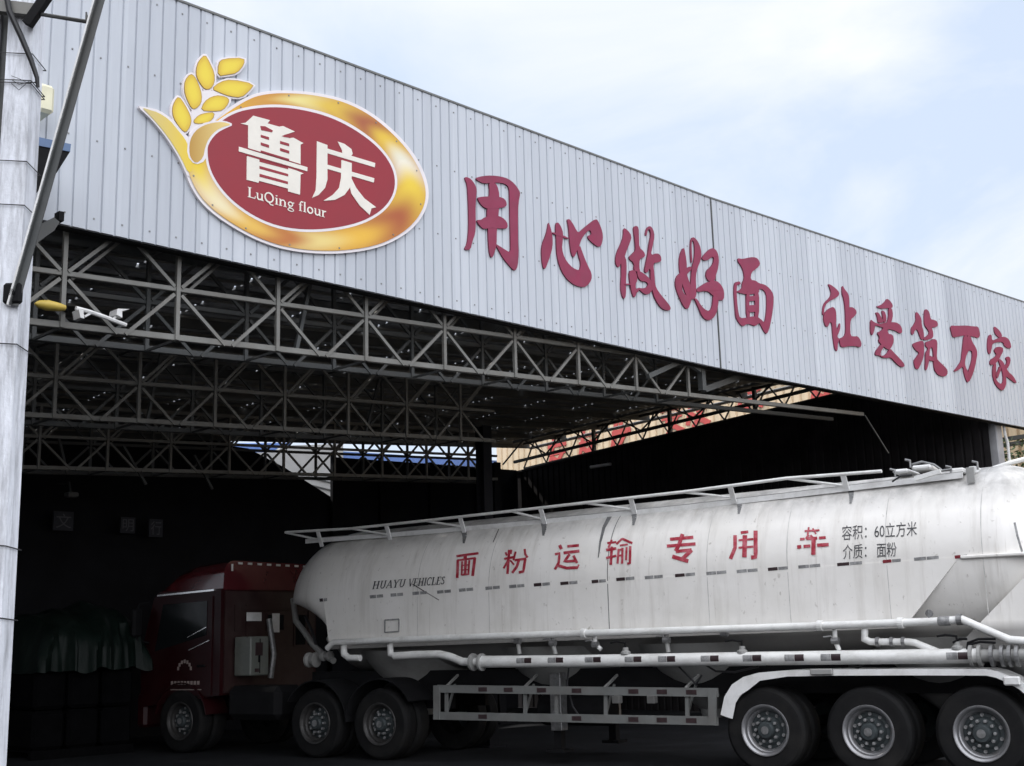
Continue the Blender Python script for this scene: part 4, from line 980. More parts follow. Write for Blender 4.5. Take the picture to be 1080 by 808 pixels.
mb.build('foliage', M_leaf, bu)

# ================================================================== TANK TRAILER
tt = empty('tank_trailer', T0, TROT, 'long dirty white bulk flour tank semi-trailer with red characters, half inside the hall', 'tank trailer')
TL = (0, 0, 0)
def tube_t(pts, r, name, m=M_pipe, parent=tt, n=12): mb = MB(); mb.tube(pts, r, n); return mb.build(name, m, parent, True)
# barrel
mb = MB(); n = 72; rings = []
st_ = []
for k in range(13):
    t = k / 12; a = t * math.pi / 2; st_.append((-.32 - .75 * math.cos(a), max(.05, math.sin(a))))
s_ = -.2
while s_ < 9.9: st_.append((s_, 1.0)); s_ += .4
for k in range(15):
    a = k / 14 * math.pi / 2; st_.append((10.0 + 1.35 * math.sin(a), max(.04, math.cos(a) ** .88)))
vs = []; fs = []
for (s0, k) in st_:
    for j in range(n):
        a = 2 * math.pi * j / n; ca = math.cos(a); sx = s0
        if s0 > 10.0 and ca < 0: sx = 10.0 + (s0 - 10.0) * max(.12, 1 + ca / .45)      # the nose is cut away below the middle
        vs.append((sx, TYC + TR * k * math.sin(a), tzc(s0) + TR * k * ca))
for i in range(len(st_) - 1):
    for j in range(n): fs.append((i * n + j, i * n + (j + 1) % n, (i + 1) * n + (j + 1) % n, (i + 1) * n + j))
fs += [tuple(range(n)), tuple((len(st_) - 1) * n + j for j in range(n))]
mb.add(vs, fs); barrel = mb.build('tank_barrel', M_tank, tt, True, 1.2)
# lower side panels (both sides): flat from the equator to the air pipe, cut slanting at the rear
def panel(side, P, name):
    mb = MB(); y0 = TYC + side * TR; sd = side
    fr = [Vector((p[0], y0 + sd * .006, p[1])) for p in P]
    # bow slightly
    mb.prism(fr, [v - Vector((0, sd * .04, 0)) for v in fr]); return mb.build(name, M_tank, tt)
zS = lambda s: tzc(s) - .01
for sd in (1, -1):
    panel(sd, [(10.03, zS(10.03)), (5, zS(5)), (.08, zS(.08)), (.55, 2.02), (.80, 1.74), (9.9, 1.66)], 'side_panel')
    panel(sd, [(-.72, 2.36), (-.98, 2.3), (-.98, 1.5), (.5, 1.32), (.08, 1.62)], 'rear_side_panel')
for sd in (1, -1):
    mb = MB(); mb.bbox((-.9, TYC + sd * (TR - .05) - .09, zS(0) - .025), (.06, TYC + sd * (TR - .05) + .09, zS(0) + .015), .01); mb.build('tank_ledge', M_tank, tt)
# hoppers
for sc0 in (8.9, 6.2, 3.9, .6, -.6):
    mb = MB(); n = 28
    prof = [(1.05, 1.62), (.75, 1.25), (.42, .92), (.16, .72), (.14, .6)]
    vs = []; 
    for (r, z) in prof: vs += [(sc0 + r * math.cos(2 * math.pi * j / n), TYC + r * .98 * math.sin(2 * math.pi * j / n), z) for j in range(n)]
    fs = [(i * n + j, i * n + (j + 1) % n, (i + 1) * n + (j + 1) % n, (i + 1) * n + j) for i in range(len(prof) - 1) for j in range(n)] + [tuple(range(n)), tuple((len(prof) - 1) * n + j for j in range(n))]
    mb.add(vs, fs); mb.build('hopper', M_hop, tt, True)
# weld seams
def ring(s0, m, w=.012, dr=.003, a0=8, a1=100):
    mb = MB(); k = 30; vs = []
    for j in range(k + 1):
        a = R_(a0 + (a1 - a0) * j / k); z = tzc(s0) + (TR + dr) * math.cos(a)
        y = TYC + (TR + dr) * math.sin(a) + (.004 if a > math.pi / 2 else 0)
        if a > math.pi / 2: y = TYC + TR + .0075; z = tzc(s0) - (a - math.pi / 2) * TR
        vs += [(s0 - w / 2, y, z), (s0 + w / 2, y, z)]
    mb.add(vs, [(2 * j, 2 * j + 1, 2 * j + 3, 2 * j + 2) for j in range(k)]); return mb.build('weld_seam', m, tt)
for x in (440, 515, 640, 745, 830, 935, 1037): ring(t_at_y(x, 590, -.1).x, M_seam if x != 640 else M_soot, .009 if x != 640 else .013, a1=125)
# dark dribble under the walkway at the seam, cut slots and scratches
def paint(name, strokes, m, off=.006, step=3): mb = MB(); strokes_on(mb, strokes, tsurf, off, step); return mb.build(name, m, tt)
def taper(pts, w0, w1):
    r = []; q = subdiv(pts, 2.0)
    for k in range(len(q) - 1): r.append(([q[k], q[k + 1]], w0 + (w1 - w0) * k / len(q)))
    return r
paint('dark_dribble', taper([(644, 543), (637, 556), (633, 572), (631, 588)], 4.2, .8), M_soot)
paint('scratch', [([(435, 616), (448, 624), (463, 633)], 1.0), ([(526, 558), (520, 572)], .7)], M_sdark)
paint('scratch', [([(1070, 551), (1073, 565), (1078, 582)], 2.4)], M_sgrey)
# reflective strips
xs = [(337, 345, 632.5), (390, 404, 629), (412, 425, 627.2), (435, 450, 625.5), (461, 475.5, 624), (484, 499, 622), (512, 527, 620), (537, 553, 618.2), (563, 580, 616.5), (591, 609, 615), (624, 639, 613), (650, 669, 610.7), (680, 699, 608.8),
      (712, 733, 606.6), (745, 766, 604.4), (777, 799, 602.3), (810, 831, 600), (842, 865, 597.5), (883, 909, 595), (931, 950, 591.8), (964, 990, 589.3), (1007, 1020, 587)]
ms = [M_sdark, M_sgrey, M_sgrey, M_sgrey, M_sgrey, M_sgrey, M_sgrey, M_sgrey]
for k, (a, b, y) in enumerate(xs):
    dk = M_sred if k in (19, 21) else (M_sdark if k in (0, 8, 9, 10, 11, 13, 16, 18) else M_sgrey); mid = a + (b - a) * .5; sl_ = -.085
    mb = MB(); strokes_on(mb, [([(a, y + .6), (mid - .4, y + .6 + sl_ * (mid - a))], 3.4)], tsurf, .009, 4); strip = mb.build('reflective_strip', dk, tt)
    mb = MB(); strokes_on(mb, [([(mid + .4, y + .6 + sl_ * (mid - a)), (b, y + .6 + sl_ * (b - a))], 3.2)], tsurf, .009, 4); mb.build('strip_end', M_sgrey, strip)
# red characters (stencilled)
def zs(ss, x0, y0, sc): return [([(x0 + x * sc, y0 + y * sc) for x, y in p], w * sc) for p, w in ss]
A7, A8 = (470, 570, .1389), (620, 550, .2407)
TCH = [(A7, [([(82, 120), (150, 110), (250, 97)], 18), ([(150, 110), (148, 140)], 26), ([(93, 150), (88, 285)], 21), ([(88, 152), (228, 133)], 15), ([(222, 130), (205, 270)], 22), ([(125, 158), (122, 265)], 14), ([(180, 150), (172, 262)], 15), ([(152, 150), (148, 262)], 20), ([(122, 262), (176, 257)], 12), ([(128, 190), (180, 185)], 9), ([(128, 225), (178, 220)], 9)]),
 (A7, [([(455, 90), (465, 115)], 15), ([(500, 70), (493, 102)], 16), ([(445, 140), (520, 126)], 18), ([(483, 72), (470, 255)], 20), ([(475, 150), (440, 212)], 16), ([(490, 150), (520, 185)], 13), ([(532, 85), (515, 150)], 15), ([(600, 65), (605, 105), (622, 130)], 17), ([(525, 150), (612, 138)], 18), ([(557, 150), (540, 200), (505, 247)], 20), ([(605, 140), (590, 235), (555, 243)], 20)]),
 (A7, [([(925, 45), (1012, 37)], 20), ([(895, 95), (1016, 80)], 22), ([(942, 105), (900, 160), (990, 155)], 20), ([(970, 115), (998, 172)], 20), ([(865, 35), (880, 66)], 24), ([(830, 105), (865, 98), (858, 170), (830, 220)], 20), ([(855, 190), (920, 210), (1003, 205)], 22), ([(1000, 208), (1012, 183)], 12)]),
 (A8, [([(85, 95), (125, 90)], 9), ([(105, 80), (90, 115)], 9), ([(80, 125), (125, 118)], 12), ([(105, 110), (100, 190)], 12), ([(80, 160), (125, 150)], 10), ([(150, 75), (125, 100)], 9), ([(150, 75), (195, 95)], 10), ([(140, 105), (175, 100)], 8), ([(135, 120), (130, 185)], 10), ([(152, 115), (150, 185)], 10), ([(135, 125), (155, 120)], 8), ([(135, 150), (155, 147)], 8), ([(170, 112), (167, 170)], 9), ([(186, 108), (184, 182), (172, 185)], 11)]),
 (A8, [([(360, 78), (462, 69)], 14), ([(346, 108), (472, 98)], 14), ([(415, 55), (400, 100), (385, 130)], 17), ([(385, 132), (455, 124)], 14), ([(455, 125), (415, 163)], 17), ([(370, 153), (440, 174)], 17)]),
 (A8, [([(645, 60), (645, 115), (625, 164)], 16), ([(670, 49), (703, 45)], 12), ([(735, 40), (735, 155), (715, 158)], 18), ([(688, 60), (686, 157)], 20), ([(660, 82), (725, 77)], 9), ([(660, 115), (725, 110)], 9)]),
 (A8, [([(968, 25), (963, 60)], 8), ([(985, 30), (1000, 55)], 7), ([(930, 78), (950, 76)], 11), ([(958, 75), (1005, 73)], 13), ([(1012, 72), (1042, 70)], 12), ([(968, 58), (955, 76)], 9), ([(975, 60), (990, 75)], 9), ([(950, 42), (1015, 38)], 8), ([(917, 112), (935, 110)], 15), ([(945, 109), (975, 107)], 13), ([(1005, 104), (1055, 101)], 15), ([(989, 72), (988, 146)], 19)])]
for (A, ss) in TCH: paint('red_character', zs(ss, *A), M_tred)
paint('lettering', write('HUAYU', (392, 621.5), (427, 619.0), 8.2, .28), M_tblk, .006, 9)
paint('lettering', write('VEHICLES', (430, 618.8), (468.5, 616.2), 8.2, .28), M_tblk, .006, 9)
def font_on(text, p0, p1, cap, name, m):
    cu_ = bpy.data.curves.new('t', 'FONT'); cu_.body = text; cu_.size = 1; ob = bpy.data.objects.new('t', cu_); COL.objects.link(ob)
    dg = bpy.context.evaluated_depsgraph_get(); me = ob.evaluated_get(dg).to_mesh()
    vs = [v.co.copy() for v in me.vertices]; fs = [tuple(p.vertices) for p in me.polygons]; ob.evaluated_get(dg).to_mesh_clear()
    bpy.data.objects.remove(ob); bpy.data.curves.remove(cu_)
    xm = max(v.x for v in vs); x0 = min(v.x for v in vs); ym = max(v.y for v in vs); y0 = min(v.y for v in vs); mb = MB()
    q = [(p0[0] + (p1[0] - p0[0]) * (v.x - x0) / (xm - x0), p0[1] + (p1[1] - p0[1]) * (v.x - x0) / (xm - x0) - cap * (v.y - y0) / (ym - y0)) for v in vs]
    mb.add([tsurf(x, y, .006) for x, y in q], fs); return mb.build(name, m, tt)
font_on('容积：60立方米', (888, 570), (967, 565), 15.5, 'lettering', M_tblk)
font_on('介质： 面粉', (889, 590), (945.5, 587), 15.5, 'lettering', M_tblk)
# small square plate frame
mb = MB(); fr = [tsurf(x, y, .01) for x, y in ((406, 654), (421, 653), (421, 666), (406, 667))]
for a, b in zip(fr, fr[1:] + fr[:1]): mb.bar(a, b, .02, .02)
mb.build('plate_frame', M_sgrey, tt)
# walkway board, brackets and folded rail
yb = -.56
bp_ = [t_at_y(x, y, yb) for x, y in ((322, 571), (420, 563.5), (520, 555), (620, 545.5), (720, 535.5), (820, 524), (920, 512), (1015, 501))]
mb = MB()
for a, b in zip(bp_, bp_[1:]):
    mb.hexa([a + Vector((0, -.03, -.035)), b + Vector((0, -.03, -.035)), b + Vector((0, 0, -.035)), a + Vector((0, 0, -.035))], [a + Vector((0, -.03, .035)), b + Vector((0, -.03, .035)), b + Vector((0, 0, .035)), a + Vector((0, 0, .035))])
mb.build('walkway_board', M_white, tt)
mb = MB()
for a, b in zip(bp_, bp_[1:]): mb.hexa([a + Vector((0, -1.35, .03)), b + Vector((0, -1.35, .03)), b + Vector((0, -.04, .03)), a + Vector((0, -.04, .03))], [a + Vector((0, -1.35, .05)), b + Vector((0, -1.35, .05)), b + Vector((0, -.04, .05)), a + Vector((0, -.04, .05))])
mb.build('walkway_deck', M_hop, tt)
yr = -.42
rp = [t_at_y(x, y, yr) for x, y in ((301, 561.5), (370, 557.5), (450, 549), (540, 539), (620, 530), (720, 519), (830, 504.5), (930, 497))]
tube_t(rp, .022, 'hand_rail')
for x, y in ((335, 560), (407, 553), (485, 545), (570, 536), (665, 525), (770, 513), (889, 500.5)):
    a = t_at_y(x, y, yr); b = t_at_y(x + 1, y + 15, yb + .01)
    mb = MB(); mb.bar(a, Vector((a.x, yb + .03, b.z - .03)), .07, .02, up=(0, 1, 0)); mb.build('rail_bracket', M_white, tt)
for (x0, y0), (x1, y1) in (((302, 562), (335, 569)), ((370, 557.5), (407, 563.5)), ((446, 549), (485, 555)), ((540, 539.5), (570, 547)), ((617, 530.5), (665, 537)), ((720, 519), (770, 524.5)), ((831, 505), (889, 512))):
    tube_t([t_at_y(x0, y0, yr), t_at_y(x1, y1, yb + .05)], .017, 'rail_stay', n=8)
paint('bracket_stain', [s for x, y in ((489, 556), (573, 548), (668, 537), (779, 525), (897, 514)) for s in taper([(x, y), (x + 1, y + 9), (x, y + 17)], 7, 1)], M_soot, .003)
# rear top: manhole gear, strut and valve clutter
mb = MB(); mb.bar(t_at_y(965, 505, -.45), t_at_y(992, 497, -.45), .055); mb.build('gas_strut', M_pipe, tt)
tube_t([t_at_y(990, 497, -.5), t_at_y(1004, 495, -.5)], .016, 'lid_rod', M_valve)
for x, y, w, h in ((950, 497, 16, 6), (972, 493, 20, 7), (1010, 497, 14, 8), (1026, 496, 9, 9)):
    a = t_at_y(x - w / 2, y + h / 2, -.75); b = t_at_y(x + w / 2, y - h / 2, -.75); mb = MB(); mb.bbox((b.x, -1.3, a.z), (a.x, -.72, b.z), .02); mb.build('hatch_fitting', M_white, tt)
for x, y in ((944, 500), (960, 490), (1003, 497), (1031, 492)):
    a = t_at_y(x, y, -.7); tube_t([a + Vector((0, 0, -.04)), a + Vector((0, 0, .05)), a + Vector((.06, 0, .07))], .014, 'hatch_clamp', M_valve, n=8)
tube_t([t_at_y(962, 490, -.8), t_at_y(972, 487, -.8), t_at_y(985, 490, -.8), t_at_y(992, 495, -.8)], .015, 'hatch_handle', M_valve, n=8)
tube_t([t_at_y(941, 508, -.45), t_at_y(950, 502, -.45), t_at_y(962, 501, -.45)], .012, 'air_hose', M_cable, n=8)
mb = MB(); a = t_at_y(1024, 505, -.5); mb.bar(a + Vector((0, 0, -.05)), a + Vector((0, 0, .14)), .09, .04); mb.build('rail_post', M_hop, tt)
tube_t([t_at_y(1048, 494, -1.3), t_at_y(1066, 488, -1.3), t_at_y(1090, 482, -1.3)], .03, 'ladder_rail')
# air pipe along the side
PYY = .03
pk = [t_at_y(x, y, PYY) for x, y in ((345, 684), (352, 677.5), (400, 675.5), (520, 671), (640, 667.2), (760, 663.5), (880, 659.5), (985, 655.5), (1015, 653.5), (1032, 661), (1065, 675), (1100, 677.5))]
tube_t(pk, .047, 'air_pipe')
for x, y in ((616, 668), (865, 660), (950, 657), (1012, 653.5)):
    c = t_at_y(x, y, PYY); mb = MB(); mb.lathe([(.05, -.03), (.066, -.03), (.066, .03), (.05, .03)], c, 'x', 16); mb.build('pipe_clamp', M_valve if x > 1000 else M_pipe, tt)
c = t_at_y(996, 655, PYY); mb = MB(); mb.lathe([(.05, -.07), (.056, -.06), (.056, .06), (.05, .07)], c, 'x', 16); mb.build('rubber_sleeve', M_sgrey, tt, True)
c = t_at_y(980, 652, PYY); tube_t([c, c + Vector((0, 0, .1))], .014, 'pressure_valve', M_valve, n=8)
c = t_at_y(980, 647, PYY); mb = MB(); mb.lathe([(.0, -.02), (.045, -.02), (.045, .01), (0, .012)], c, 'y', 16); mb.build('gauge', M_valve, tt)
# front coil hoses
tube_t([t_at_y(309, 632, -1.1), t_at_y(312, 655, -1.0), t_at_y(322, 668, -.8), t_at_y(330, 680, -.6), t_at_y(340, 690, -.4), t_at_y(352, 697, -.3)], .05, 'front_hose', M_hop)
tube_t([t_at_y(322, 650, -.7), t_at_y(330, 668, -.6), t_at_y(336, 690, -.5), t_at_y(334, 702, -.5)], .025, 'coil_hose', M_cable)
for x, y, r in ((330, 696, .12), (345, 692, .08), (352, 674, .06)):
    c = t_at_y(x, y, -.35); mb = MB(); mb.lathe([(.02, -.1), (r, -.08), (r, -.04), (r * .7, -.02), (r * .7, .04), (r, .06), (r, .1), (.02, .1)], c, 'x', 16); mb.build('hose_coupling', M_hop, tt, True)
# drop legs
for pts, r in (([(362, 676), (363, 690), (368, 694), (380, 694)], .05), ([(411, 675), (412, 690), (418, 692), (432, 691)], .045)):
    tube_t([t_at_y(x, y, -.05) for x, y in pts], r, 'drop_leg')
for pts in ([(546, 671), (546, 676), (548, 690)], [(583, 670), (583, 678), (586, 690)], [(627, 669), (628, 680), (634, 685)], [(703, 667), (703, 675), (705, 688)], [(880, 661), (881, 676), (885, 686)], [(764, 664), (764, 668)]):
    leg = tube_t([t_at_y(x, y, -.04) for x, y in pts], .03, 'drop_leg', M_pipe if pts[0][0] in (627, 880) else M_hop, n=10)
    c = t_at_y(pts[1][0], pts[1][1], -.02); mb = MB(); mb.lathe([(0, -.045), (.045, -.045), (.045, .045), (0, .045)], c, 'x', 10); mb.tube([c, c + Vector((.04, .04, .06)), c + Vector((.13, .05, .05))], .010, 6); mb.build('valve', M_valve, leg)
tube_t([t_at_y(x, y, -.02) for x, y in ((912, 661), (912, 674), (918, 677), (930, 677), (957, 677), (965, 678), (1000, 692))], .042, 'branch_pipe')
for x in (926, 941, 953):
    c = t_at_y(x, 677, -.02); mb = MB(); mb.lathe([(.045, -.02), (.06, -.02), (.06, .02), (.045, .02)], c, 'x', 14); mb.build('pipe_clamp', M_valve, tt)
# discharge pipe
dpz = [t_at_y(x, y, .02) for x, y in ((508, 698), (600, 697.5), (700, 696), (800, 694.6), (900, 693.3), (1000, 692), (1033, 691.5))]
tube_t(dpz, .085, 'discharge_pipe', n=16)
tube_t([t_at_y(x, y, .0) for x, y in ((416, 692), (440, 690.5), (464, 690), (476, 693), (488, 698), (508, 698.5))], .058, 'discharge_elbow', n=14)
for x in (499, 508, 1025, 1034, 1047, 1058, 1066, 1074):
    c = t_at_y(x, 698.4 if x < 600 else 691.5, .02); mb = MB(); mb.lathe([(.07, -.018), (.125, -.018), (.125, .018), (.07, .018)], c, 'x', 20); mb.build('pipe_flange', M_hop if x < 1040 else M_valve, tt, False)
tube_t([t_at_y(1033, 691.5, .02), t_at_y(1110, 690, .02)], .07, 'outlet_pipe', M_hop, n=14)
for x, y in ((660, 690), (783, 689), (1010, 685)):
    c = t_at_y(x, y, .02); mb = MB(); mb.lathe([(.0, 0), (.07, 0), (.07, .03), (.04, .05), (.04, .09), (0, .09)], c, 'z', 14); mb.build('valve_bonnet', M_hop, tt)
    tube_t([c + Vector((0, 0, .09)), c + Vector((0, 0, .15)), c + Vector((.12, .02, .17)), c + Vector((.22, .02, .155))], .013, 'valve_handle', M_chassis, n=8)
for pts in ([(1020, 686), (1021, 678), (1032, 674), (1050, 674)], [(1022, 680), (1034, 677), (1050, 678)], [(1005, 678), (1012, 674), (1020, 674)]):
    tube_t([t_at_y(x, y, .05) for x, y in pts], .014, 'valve_handle', M_chassis, n=8)
for x in (548, 581, 620, 662, 697, 742, 786, 830, 868, 1000):
    a = t_at_y(x, 697.5 - (x - 508) * .0115, .02); mb = MB(); k = 6; vs = []
    for (sx, mi) in ((.0, 0), (.13, 0), (.27, 1)):
        pass
    for seg, (s0, s1, m_) in enumerate(((.0, .125, M_sdark), (.13, .25, M_sgrey))):
        mb = MB(); vs = []
        for j in range(k + 1):
            an = R_(-28 + 56 * j / k); vs += [(a.x - s0, .02 + .0875 * math.cos(an), a.z + .0875 * math.sin(an)), (a.x - s1, .02 + .0875 * math.cos(an), a.z + .0875 * math.sin(an))]
        mb.add(vs, [(2 * j, 2 * j + 1, 2 * j + 3, 2 * j + 2) for j in range(k)]); mb.build('reflective_strip', M_sgrey if seg == 0 else M_sdark, tt)
# hanging cables under the pipes
for pts in ([(742, 700), (755, 708), (775, 709), (800, 703)], [(716, 703), (728, 715), (734, 722), (740, 712)], [(895, 702), (905, 704), (912, 700)], [(600, 703), (598, 722), (604, 745), (612, 757)]):
    tube_t([t_at_y(x, y, -.12) for x, y in pts], .014, 'cable', M_cable, n=6)
# wheel arch fender (arched band, inner side dark)
fp_ = [t_at_y(x, y, .06) for x, y in ((760, 754), (764, 735), (772, 722), (784, 714), (800, 709.5), (830, 707), (880, 706), (960, 705.5), (1040, 705.5), (1052, 708), (1066, 714), (1080, 722), (1100, 740))]
mb = MB(); vs = []
for p in fp_: vs += [p, p + Vector((0, -.55, 0))]
mb.add(vs, [(2 * j, 2 * j + 1, 2 * j + 3, 2 * j + 2) for j in range(len(fp_) - 1)])
ins = []
cfx = t_at_y(918, 760, .06)
for i, p in enumerate(fp_):
    a = fp_[max(0, i - 1)]; b = fp_[min(len(fp_) - 1, i + 1)]; d = (b - a).normalized(); nrm = Vector((-d.z, 0, d.x))
    if (cfx - p).dot(nrm) < 0: nrm = -nrm
    wd = .17 if i < 4 else (.10 if i == 4 else .075); ins.append(p + nrm * wd)
vs = []
for p, q in zip(fp_, ins): vs += [p + Vector((0, .004, 0)), q + Vector((0, .004, 0))]
mb.add(vs, [(2 * j, 2 * j + 1, 2 * j + 3, 2 * j + 2) for j in range(len(fp_) - 1)])
mb.build('wheel_arch', M_white, tt)
c = t_at_y(867, 709, .08); mb = MB(); mb.bbox((c.x - .14, .065, c.z - .03), (c.x + .14, .12, c.z + .04), .01); mb.build('marker_lamp', M_hop, tt)
c = t_at_y(1068, 718, .08); mb = MB(); mb.bbox((c.x - .09, .065, c.z - .05), (c.x + .09, .14, c.z + .05), .015); mb.build('marker_lamp', M_white, tt)
# chassis beams, axles, landing gear, side guard
mb = MB()
for y in (-.75, -1.75): mb.box((-1.6, y - .06, .95), (10.8, y + .06, 1.30))
for s0 in (-1.4, .65, 2.2, 3.6, 5.5, 7.5, 9.2, 10.6): mb.box((s0 - .06, -1.69, 1.0), (s0 + .06, -.81, 1.25))
mb.build('chassis', M_chassis, tt)
for s0 in (0, 1.31, 2.62):
    mb = MB(); mb.tube([(s0, -2.3, .53), (s0, -.2, .53)], .07, 12); mb.build('axle', M_chassis, tt)
sgp = {}
def rail(y0, y1, nm):
    a = t_at_y(461, y0, .0); b = t_at_y(757, y1, .0); mb = MB()
    mb.hexa([(b.x, -.03, b.z - .055), (a.x, -.03, a.z - .055), (a.x, 0, a.z - .055), (b.x, 0, b.z - .055)], [(b.x, -.03, b.z + .055), (a.x, -.03, a.z + .055), (a.x, 0, a.z + .055), (b.x, 0, b.z + .055)])
    return mb.build(nm, M_guard, tt), a, b
g1, ga, gb = rail(726.5, 730.5, 'side_guard_rail'); g2, ha, hb = rail(755, 760.5, 'side_guard_rail')
for x in (463, 471, 554, 587, 639, 725, 753.5):
    a = t_at_y(x, 726.5 + (x - 461) * .0135, -.05); b = t_at_y(x, 755 + (x - 461) * .0186, -.05); wd = .11 if x in (463, 753.5) else .05
    mb = MB(); yy = .004 if wd > .1 else -.05
    mb.bar((a.x, yy, a.z + .05), (b.x, yy, b.z - .05), wd, .03, up=(0, 1, 0)); mb.build('side_guard_post', M_guard, tt)
for x in (471, 554, 639, 725):
    a = t_at_y(x + 9, 722, -.4); b = t_at_y(x, 753, -.06); mb = MB(); mb.bar(a, b, .03, .03); mb.build('side_guard_brace', M_guard, tt)
    a = t_at_y(x + 12, 712, -.5); b = t_at_y(x - 2, 726, -.06); mb = MB(); mb.bar(a, b, .03, .03); mb.build('side_guard_brace', M_hop, tt)
for x in (509, 536, 571, 608, 668, 698, 729):
    for (a0, b0, sl0) in ((726.5, 0, .0135), (755, 0, .0186)):
        if x in (571, 536) and a0 > 740: continue
        p = t_at_y(x, a0 + (x - 461) * sl0, .004); mb = MB(); mb.box((p.x - .075, .001, p.z - .03), (p.x + .075, .006, p.z + .03)); mb.build('reflective_strip', M_sdark, tt)
for x in (649, 686):
    p = t_at_y(x, 738, -.2); mb = MB(); mb.bbox((p.x - .06, -.3, p.z - .05), (p.x + .06, -.2, p.z + .05), .01); mb.build('air_valve', M_hop, tt)
for y in (-.45, -2.05):
    p = t_at_y(587, 735, -.4); lg_ = MB(); lg_.bbox((p.x - .09, y - .09, .45), (p.x + .09, y + .09, 1.25), .01); lg_ = lg_.build('landing_leg', M_valve, tt)
    mb = MB(); mb.box((p.x - .06, y - .06, .2), (p.x + .06, y + .06, .46)); mb.box((p.x - .14, y - .14, .16), (p.x + .14, y + .14, .2)); mb.build('foot', M_chassis, lg_)
mb = MB(); mb.lathe([(0, 0), (.2, 0), (.22, .04), (.22, 1.1), (.2, 1.14), (0, 1.14)], (5.2, -.75, .72), 'x', 20); mb.build('air_tank', M_chassis, tt, True)
# wheels
def make_wheel(parent, s0, side, r=.53, y_out=None, worn=M_rim):
    """dual wheel; returns the part carrying rim and hub"""
    yo = 0.0 if side > 0 else -2.5; sg = side
    w = MB(); pr = [(.29, 0), (.33, -.01), (.42, .008), (.48, 0), (.515, -.03), (r, -.07), (r, -.21), (.515, -.25), (.47, -.27), (.33, -.27), (.29, -.26)]
    w.lathe([(a, sg * b) for a, b in pr], (s0, yo, r), 'y', 48, caps=False)
    # tread grooves
    for k in (-.1, -.14, -.18): w.lathe([(r + .004, sg * (k - .012)), (r + .006, sg * k), (r + .004, sg * (k + .012))], (s0, yo, r), 'y', 48, caps=False)
    w2 = [(a, sg * (b - .33)) for a, b in pr]; w.lathe(w2, (s0, yo, r), 'y', 40, caps=False)
    tyre = w.build('wheel', M_black, parent, True, .5)
    m = MB(); m.lathe([(.285, sg * .0), (.295, sg * .012), (.312, sg * .012), (.318, sg * .0), (.300, sg * -.006), (.283, sg * -.012), (.272, sg * -.03), (.268, sg * -.075), (.250, sg * -.085), (.238, sg * -.11), (.230, sg * -.125)], (s0, yo, r), 'y', 48, caps=False); m.build('rim', worn, tyre, True, .9)
    m = MB(); m.lathe([(.24, sg * -.135), (.19, sg * -.12), (.165, sg * -.085), (.11, sg * -.08), (.105, sg * -.02), (.09, sg * .0), (.03, sg * .005), (.0, sg * .005)], (s0, yo, r), 'y', 32); nd = len(m.f)
    for k in range(10):
        a = 2 * math.pi * k / 10; c = Vector((s0 + .142 * math.cos(a), yo, r + .142 * math.sin(a)))
        m.lathe([(.0, sg * -.085), (.020, sg * -.085), (.020, sg * -.035), (.0, sg * -.03)], c, 'y', 6)
        c = Vector((s0 + .205 * math.cos(a + .31), yo, r + .205 * math.sin(a + .31)))
        m.lathe([(.0, sg * -.118), (.024, sg * -.118), (.02, sg * -.112), (0, sg * -.116)], c, 'y', 10)
    m.mi = [0 if i < nd else 1 for i in range(len(m.f))]; m.build('wheel_disc', [M_rimd, M_rimd2], tyre, True, .6)
    m = MB(); m.lathe([(.0, sg * -.02), (.05, sg * .0), (.05, sg * .012), (.0, sg * .014)], (s0, yo, r), 'y', 16); m.build('hub_cap', M_valve, tyre)
    return tyre
for s0 in (0, 1.31, 2.62):
    for sd in (1, -1): make_wheel(tt, s0, sd)

# ================================================================== TRACTOR
def at_s(x, y, s):
    d = ray(x, y); t = ((T0 + TD * s - CC).dot(TD)) / d.dot(TD); q = CC + d * t - T0; return Vector((s, q.dot(TN), q.z))
tk = empty('tractor_truck', T0, TROT, 'dark maroon truck cab with high roof fairing pulling the flour tank, deep in shade', 'truck')
CX0, CX1 = 12.30, 14.25    # rear and front of the cab
mb = MB()
side = [(CX0, .95), (CX1 - .02, .75), (CX1, 1.3), (CX1 - .02, 1.75), (CX1 - .28, 2.62), (CX1 - .42, 2.72), (CX0, 2.72)]
def cabprof(P, y0, y1, name, m, sm=False):
    mb = MB(); a = [Vector((s, y0, z)) for s, z in P]; b = [Vector((s, y1, z)) for s, z in P]; mb.prism(a, b); return mb.build(name, m, tk, sm)
cab = cabprof(side, -.06, -2.44, 'cab_shell', M_red)
# roof fairing: swept up towards the rear, with rounded shoulders
mb = MB(); vs = []; rows = [(CX1 - .36, 2.70, .14), (CX1 - .50, 2.86, .16), (CX1 - .8, 3.05, .2), (CX1 - 1.2, 3.16, .22), (CX0 + .0, 3.2, .22)]
n = 12
for (s0, z, r) in rows:
    sec = [(-.10, 2.70)]
    for k in range(5): a = k / 4 * math.pi / 2; sec.append((-.10 - r * (1 - math.cos(a)) - .02, z - r * (1 - math.sin(a))))
    full = sec + [(-2.5 - y, zz_) for y, zz_ in reversed(sec)]
    vs += [(s0, y, max(zz_, 2.70)) for y, zz_ in full]
n = len(full); fs = [(i * n + j, i * n + j + 1, (i + 1) * n + j + 1, (i + 1) * n + j) for i in range(len(rows) - 1) for j in range(n - 1)] + [tuple((len(rows) - 1) * n + j for j in range(n)), tuple(range(n))]
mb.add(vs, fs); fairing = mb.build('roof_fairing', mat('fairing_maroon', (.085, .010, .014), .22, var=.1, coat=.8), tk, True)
mb = MB(); mb.bar((CX0 + .15, -.045, 2.70), (CX1 - .40, -.045, 2.66), .035, .03); mb.build('rain_gutter', M_chrome, tk)
